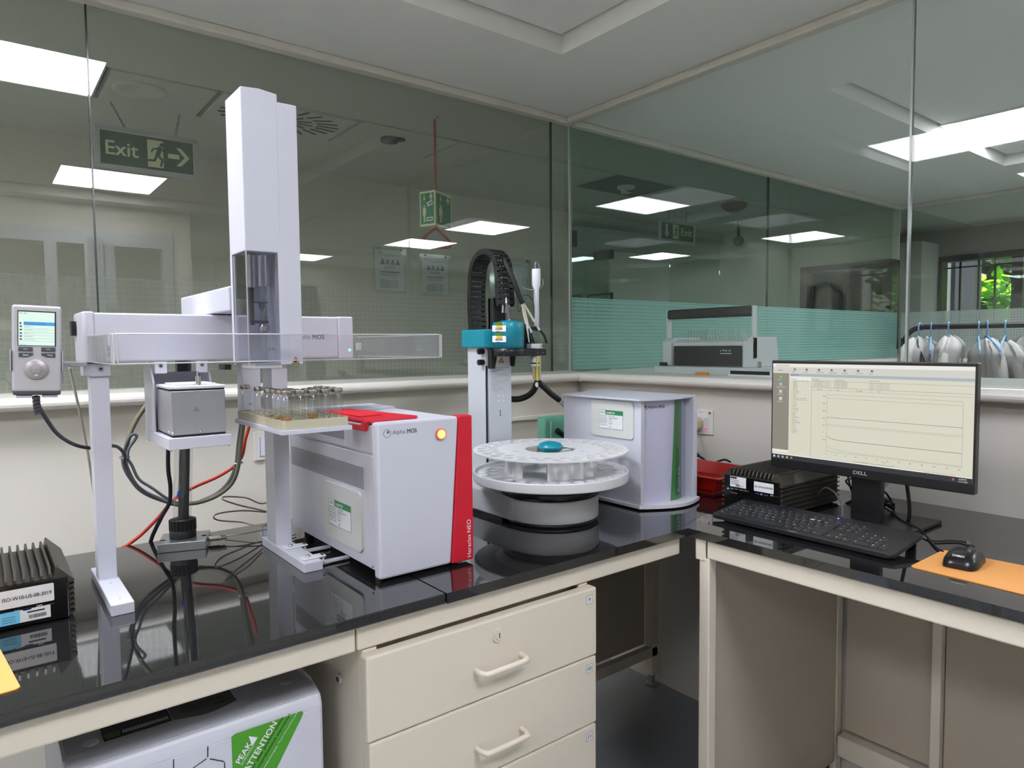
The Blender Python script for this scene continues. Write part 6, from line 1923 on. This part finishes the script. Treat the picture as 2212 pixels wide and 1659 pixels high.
wp_ = MB(white_m).prism([(1.93, .86, .962), (1.93, .84, .958), (1.95, .83, .978), (1.95, .85, .982)], (.01, 0, .004)).prism([(1.93, .90, .930), (1.93, .875, .925), (1.95, .87, .935), (1.95, .90, .94)], (.01, 0, .004))
tag(wp_.build('cable_label'), 'white paper tags in the cable tangle behind the monitor', 'tag')

# ================================================================== THROUGH THE EAST GLASS
lt = MB(mat('pale_teal_laminate', 'c3cfcb', .25, var=.02)).box(2.20, 2.57, -2.5, 2.26, 1.20, 1.236, .003)
tag(lt.build('counter_ledge'), 'pale ledge along the other side of the right glass, carrying the binding machine', 'ledge')
bm_ = thing('binding_machine', 'light gray comb binding machine with a big black bar handle', 'binding machine', (2.35, 1.65, 1.236))
bgm = mat('machine_gray', 'c2c6c8', .35)
LZ = 1.236
# long axis along -y (left end at high y); front face towards -x
MB(bgm).prism([(2.235, 1.905, LZ), (2.56, 1.905, LZ), (2.56, 1.35, LZ), (2.235, 1.35, LZ)], (0, 0, .030), .004).build('base_tray', bm_)
MB(bgm).prism([(2.262, 1.88, LZ + .03), (2.262, 1.88, LZ + .130), (2.285, 1.88, LZ + .145), (2.46, 1.88, LZ + .145), (2.48, 1.88, LZ + .03)], (0, -.045, 0), .003).build('left_housing', bm_)
MB(bgm).prism([(2.262, 1.50, LZ + .03), (2.262, 1.50, LZ + .130), (2.285, 1.50, LZ + .145), (2.46, 1.50, LZ + .145), (2.48, 1.50, LZ + .03)], (0, -.018, 0), .003).build('right_housing', bm_)
MB(bgm).prism([(2.275, 1.835, LZ + .03), (2.275, 1.835, LZ + .125), (2.30, 1.835, LZ + .137), (2.46, 1.835, LZ + .137), (2.46, 1.835, LZ + .03)], (0, -.335, 0), .003).build('body', bm_)
fpn = MB(mblack_m).prism([(2.275, 1.825, LZ + .034), (2.275, 1.825, LZ + .112), (2.275, 1.510, LZ + .112), (2.275, 1.510, LZ + .034)], (-.010, 0, 0), .002)
fpn.build('front_panel', bm_)
pm3 = MB(mat('pale_print', 'a8c4c8', .5))
for k, (u_, w_) in enumerate(((0, .004), (.011, .007), (.022, .004), (.028, .003), (.037, .004), (.043, .003))): pm3.rect((2.265, 1.60 - u_, LZ + .090 + .002 * (k % 2)), -Y, Z, w_, .005)
pm3.rect((2.265, 1.60, LZ + .081), -Y, Z, .050, .003)
pm3.build('panel_print', bm_)
for y in (1.885, 1.482):
    MB(bgm).prism([(2.30, y, LZ + .062), (2.33, y, LZ + .062), (2.325, y, LZ + .262), (2.300, y, LZ + .262)], (0, .007, 0), .002).build('handle_arm', bm_)
MB(mblack_m).cyl((2.315, 1.892, LZ + .070), (2.315, 1.900, LZ + .070), .016, n=24).build('pivot_cap', bm_)
for z in (.252, .238): MB(gap_m).cyl((2.312, 1.892, LZ + z), (2.312, 1.8935, LZ + z), .004, n=12).build('arm_bolt', bm_)
hb_ = MB(mblack_m).box(2.292, 2.330, 1.489, 1.885, LZ + .222, LZ + .262, .010, 3)
hb_.build('handle_bar', bm_)
cm = MB(chrome_m)
for k in range(19):
    y = 1.825 - .0150 * k
    cm.box(2.36, 2.362, y - .002, y + .002, LZ + .137, LZ + .178, .0005)
cm.build('comb_fingers', bm_, kind='stuff')
MB(mblack_m).box(2.228, 2.24, 1.835, 1.868, LZ + .032, LZ + .046, .002).build('side_knob', bm_)
fl_ = MB(white_m).prism([(2.20, 1.52, LZ), (2.27, 1.52, LZ), (2.27, 1.29, LZ), (2.20, 1.29, LZ)], (0, 0, .010), .001).prism([(2.20, 1.515, LZ + .010), (2.27, 1.515, LZ + .010), (2.27, 1.33, LZ + .010), (2.20, 1.33, LZ + .010)], (0, 0, .012), .001)
fl_.use(mblack_m).prism([(2.1995, 1.51, LZ + .008), (2.1995, 1.51, LZ + .021), (2.1995, 1.35, LZ + .021), (2.1995, 1.35, LZ + .008)], (-.001, 0, 0))
tag(fl_.build('paper_trimmer'), 'flat white and black paper trimmer in front of the binding machine', 'paper trimmer')
pk = MB(mat('orange_pack', 'd8873a', .5)).box(2.19, 2.196, 1.60, 1.66, LZ, LZ + .012)
tag(pk.build('orange_packet'), 'small orange packet on the ledge below the binding machine', 'packet')
gt = MB(nickel_m).box(2.30, 2.306, 1.448, 1.462, LZ + .030, LZ + .052, .002)
tag(gt.build('metal_clip'), 'small metal binder clip standing right of the binding machine', 'clip')

# garment rail with hangers and lab coats
RX = 4.0
rl = thing('garment_rail', 'black tubular garment rail with rounded corner in the next room', 'garment rail', (RX, .9, 0))
zr = 1.432
MB(mblack_m).tube([(RX, 1.655, .05), (RX, 1.655, 1.25), (RX, 1.650, 1.36), (RX, 1.615, 1.415), (RX, 1.555, zr), (RX, 1.48, zr), (RX, .9, zr), (RX, .2, zr), (RX, .05, 1.40), (RX, 0, 1.33), (RX, 0, .05)], .0135, 12, 5).build('tube_frame', rl)
MB(mblack_m).box(RX - .25, RX + .25, 1.64, 1.67, 0, .05, .005).build('foot', rl)
MB(mblack_m).box(RX - .25, RX + .25, -.015, .015, 0, .05, .005).build('foot', rl)

def hanger(y, rot, lab, sx=1.0):
    t = thing('clothes_hanger', lab, 'hanger', (RX, y, zr + .014), (0, 0, rot), 'blue hangers on the garment rail')
    m = MB(blue_m)
    m.tube([(.0, 0, -.018), (.012, 0, -.012), (.017, 0, 0), (.010, 0, .006), (-.002, 0, .008), (-.012, 0, 0), (-.012, 0, -.028), (-.004, 0, -.045), (0, 0, -.062)], .0036, 8, 4)
    m.build('hook', t, local=True)
    m = MB(blue_m)
    m.tube([(0, 0, -.062), (-.08, 0, -.090), (-.16, 0, -.125), (-.172, 0, -.145), (-.162, 0, -.156), (0, 0, -.156), (.162, 0, -.156), (.172, 0, -.145), (.16, 0, -.125), (.08, 0, -.090), (0, 0, -.062)], .0042, 8, 4)
    m.build('hanger_bar', t, local=True)
    return t

def lab_coat(y, rot, lab, seed, drop=.050, w=.19):
    rnd = random.Random(seed)
    t = thing('lab_coat', lab, 'lab coat', (RX, y, zr), (0, 0, rot), 'white lab coats on the garment rail')
    m = MB(coat_m); N_ = 56; ph = [rnd.random() * 6 for _ in range(5)]
    rows_ = []
    prof = [(.0, .045, .060), (-.006, .062, .070), (-.022, .105, .078), (-.040, w * .80, .086), (-.058, w + .002, .092), (-.080, w + .018, .096), (-.15, w + .02, .075), (-.25, w + .02, .085), (-.40, w + .015, .09), (-.60, w + .03, .10), (-.85, w + .05, .11)]
    for k, (dz, a, b) in enumerate(prof):
        rg = []
        for i in range(N_):
            th = 2 * PI * i / N_
            amp = min(1, k / 3) * .015
            f = 1 + 0
            fold = amp * (math.sin(7 * th + ph[0]) + .7 * math.sin(11 * th + ph[1]) + .5 * math.sin(17 * th + ph[2]))
            rg.append((a * math.cos(th) * 1.0 + fold * .4, (b * .40 + fold * 1.3) * math.sin(th) + .006 * math.sin(3 * dz * 9 + ph[3]), -drop + dz - .004 * math.sin(5 * th + ph[4])))
        rows_.append(rg)
    m.add([p for r_ in rows_ for p in r_], [(k * N_ + i, k * N_ + (i + 1) % N_, (k + 1) * N_ + (i + 1) % N_, (k + 1) * N_ + i) for k in range(len(rows_) - 1) for i in range(N_)], True)
    m.build('coat_body', t, local=True)
    for s_ in (-1, 1):
        c = MB(coat_m)
        c.add([(s_ * .010, -.026, -drop - .006), (s_ * .046, -.016, -drop + .010), (s_ * .080, -.036, -drop - .040), (s_ * .062, -.052, -drop - .095), (s_ * .012, -.050, -drop - .15)], [(0, 1, 2, 3, 4) if s_ > 0 else (4, 3, 2, 1, 0)])
        c.add([(s_ * .010, -.022, -drop - .006), (s_ * .046, -.012, -drop + .010), (s_ * .080, -.032, -drop - .040), (s_ * .062, -.048, -drop - .095), (s_ * .012, -.046, -drop - .15)], [(4, 3, 2, 1, 0) if s_ > 0 else (0, 1, 2, 3, 4)])
        c.build('collar', t, local=True)
        sl2 = MB(coat_m)
        sl2.tube([(s_ * (w - .030), 0, -drop - .095), (s_ * (w + .000), -.005, -drop - .17), (s_ * (w + .015), -.02, -drop - .36), (s_ * (w + .008), -.03, -drop - .55)], .033, 12, 4)
        sl2.build('sleeve', t, local=True)
    return t

lab_coat(1.575, math.radians(-5), 'leftmost white lab coat on the rail, half hidden by the glass joint', 1, .055, .172)
lab_coat(1.435, math.radians(8), 'white lab coat with an upturned collar, second from the left on the rail', 5, .050, .175)
lab_coat(1.265, math.radians(36), 'narrow white lab coat hanging edge on, just right of the monitor corner', 9, .062, .172)
lab_coat(1.185, math.radians(40), 'white lab coat second from the right edge, turned edge on', 14, .075, .165)
lab_coat(1.09, math.radians(34), 'rightmost white lab coat cut by the picture edge', 12, .055, .17)
for y, rot, lab in ((1.575, -5, 'blue hanger inside the leftmost lab coat'), (1.52, 20, 'blue hanger left of the coat with the upturned collar'), (1.435, 8, 'blue hanger inside the coat with the upturned collar'), (1.30, 20, 'empty looking blue hanger left of the narrow coats'), (1.265, 36, 'blue hanger inside the narrow lab coat by the monitor corner'), (1.185, 10, 'bare blue hanger sticking out between the narrow coats'), (1.09, 34, 'blue hanger inside the rightmost lab coat')):
    hanger(y, math.radians(rot), lab)

# bench-like furniture in the far room, and things outside the window
pl_ = MB(mat('outside_column', '50525c', .7, var=.08, bscale=4)).box(8.1, 8.28, 2.68, 2.86, 0, 3.2)
tag(pl_.build('outside_column'), 'gray column outside the barred window, left of the bush', 'column')
pl_ = MB(mat('outside_panel', '8f929a', .7, var=.04, bscale=4)).box(8.3, 8.34, 2.88, 3.6, 0, 3.0)
tag(pl_.build('outside_panel'), 'pale panel outside at the left edge of the barred window', 'panel')
random.seed(11)
def bush(label, n_, x0, x1, y0, y1, z0, z1, m, size, seed):
    rnd = random.Random(seed)
    t = thing('garden_bush', label, 'bush', ((x0 + x1) / 2, (y0 + y1) / 2, 0))
    mb = MB(m)
    for i in range(n_):
        c = Vector((rnd.uniform(x0, x1), rnd.uniform(y0, y1), rnd.uniform(z0, z1)))
        a = rnd.uniform(0, 6.28); el = rnd.uniform(-.3, 1.0)
        d = Vector((math.cos(a) * math.cos(el), math.sin(a) * math.cos(el), math.sin(el))); s_ = size * rnd.uniform(.6, 1.2)
        sd = d.cross(Vector((rnd.uniform(-.4, .4), rnd.uniform(-.4, .4), 1))).normalized() * s_ * .34
        nn_ = d.cross(sd).normalized() * s_ * .06
        mb.add([c, c + d * s_ * .3 + sd, c + d * s_ * .75 + sd * .95, c + d * s_ - nn_, c + d * s_ * .75 - sd * .95, c + d * s_ * .3 - sd, c + d * s_ * .5 + nn_], [(0, 1, 6), (1, 2, 6), (2, 3, 6), (3, 4, 6), (4, 5, 6), (5, 0, 6)], True)
    mb.build('foliage', t)
    st = MB(mat('bark', '5a4a3a', .8))
    for i in range(6):
        xx, yy = rnd.uniform(x0, x1), rnd.uniform(y0, y1)
        st.tube([(xx, yy, 0), (xx + .05, yy - .04, z0 * .6), (xx - .03, yy + .05, (z0 + z1) / 2)], .015, 6, 3)
    st.build('stems', t)
    return t
bush('bright yellow green leafy bush just outside the barred window', 1500, 8.62, 9.2, .9, 2.95, .7, 2.05, leaf_m, .15, 3)
bush('darker green foliage behind the bright bush', 2600, 9.6, 10.4, .2, 4.4, .4, 3.5, leafd_m, .26, 8)
tag(MB(mat('garden_ground', '5c6a3c', .9, var=.2, bscale=2)).box(7.1, 14, -6, 9, -.12, -.02).build('garden_ground'), 'garden ground outside the barred window', 'ground', None, 'structure')
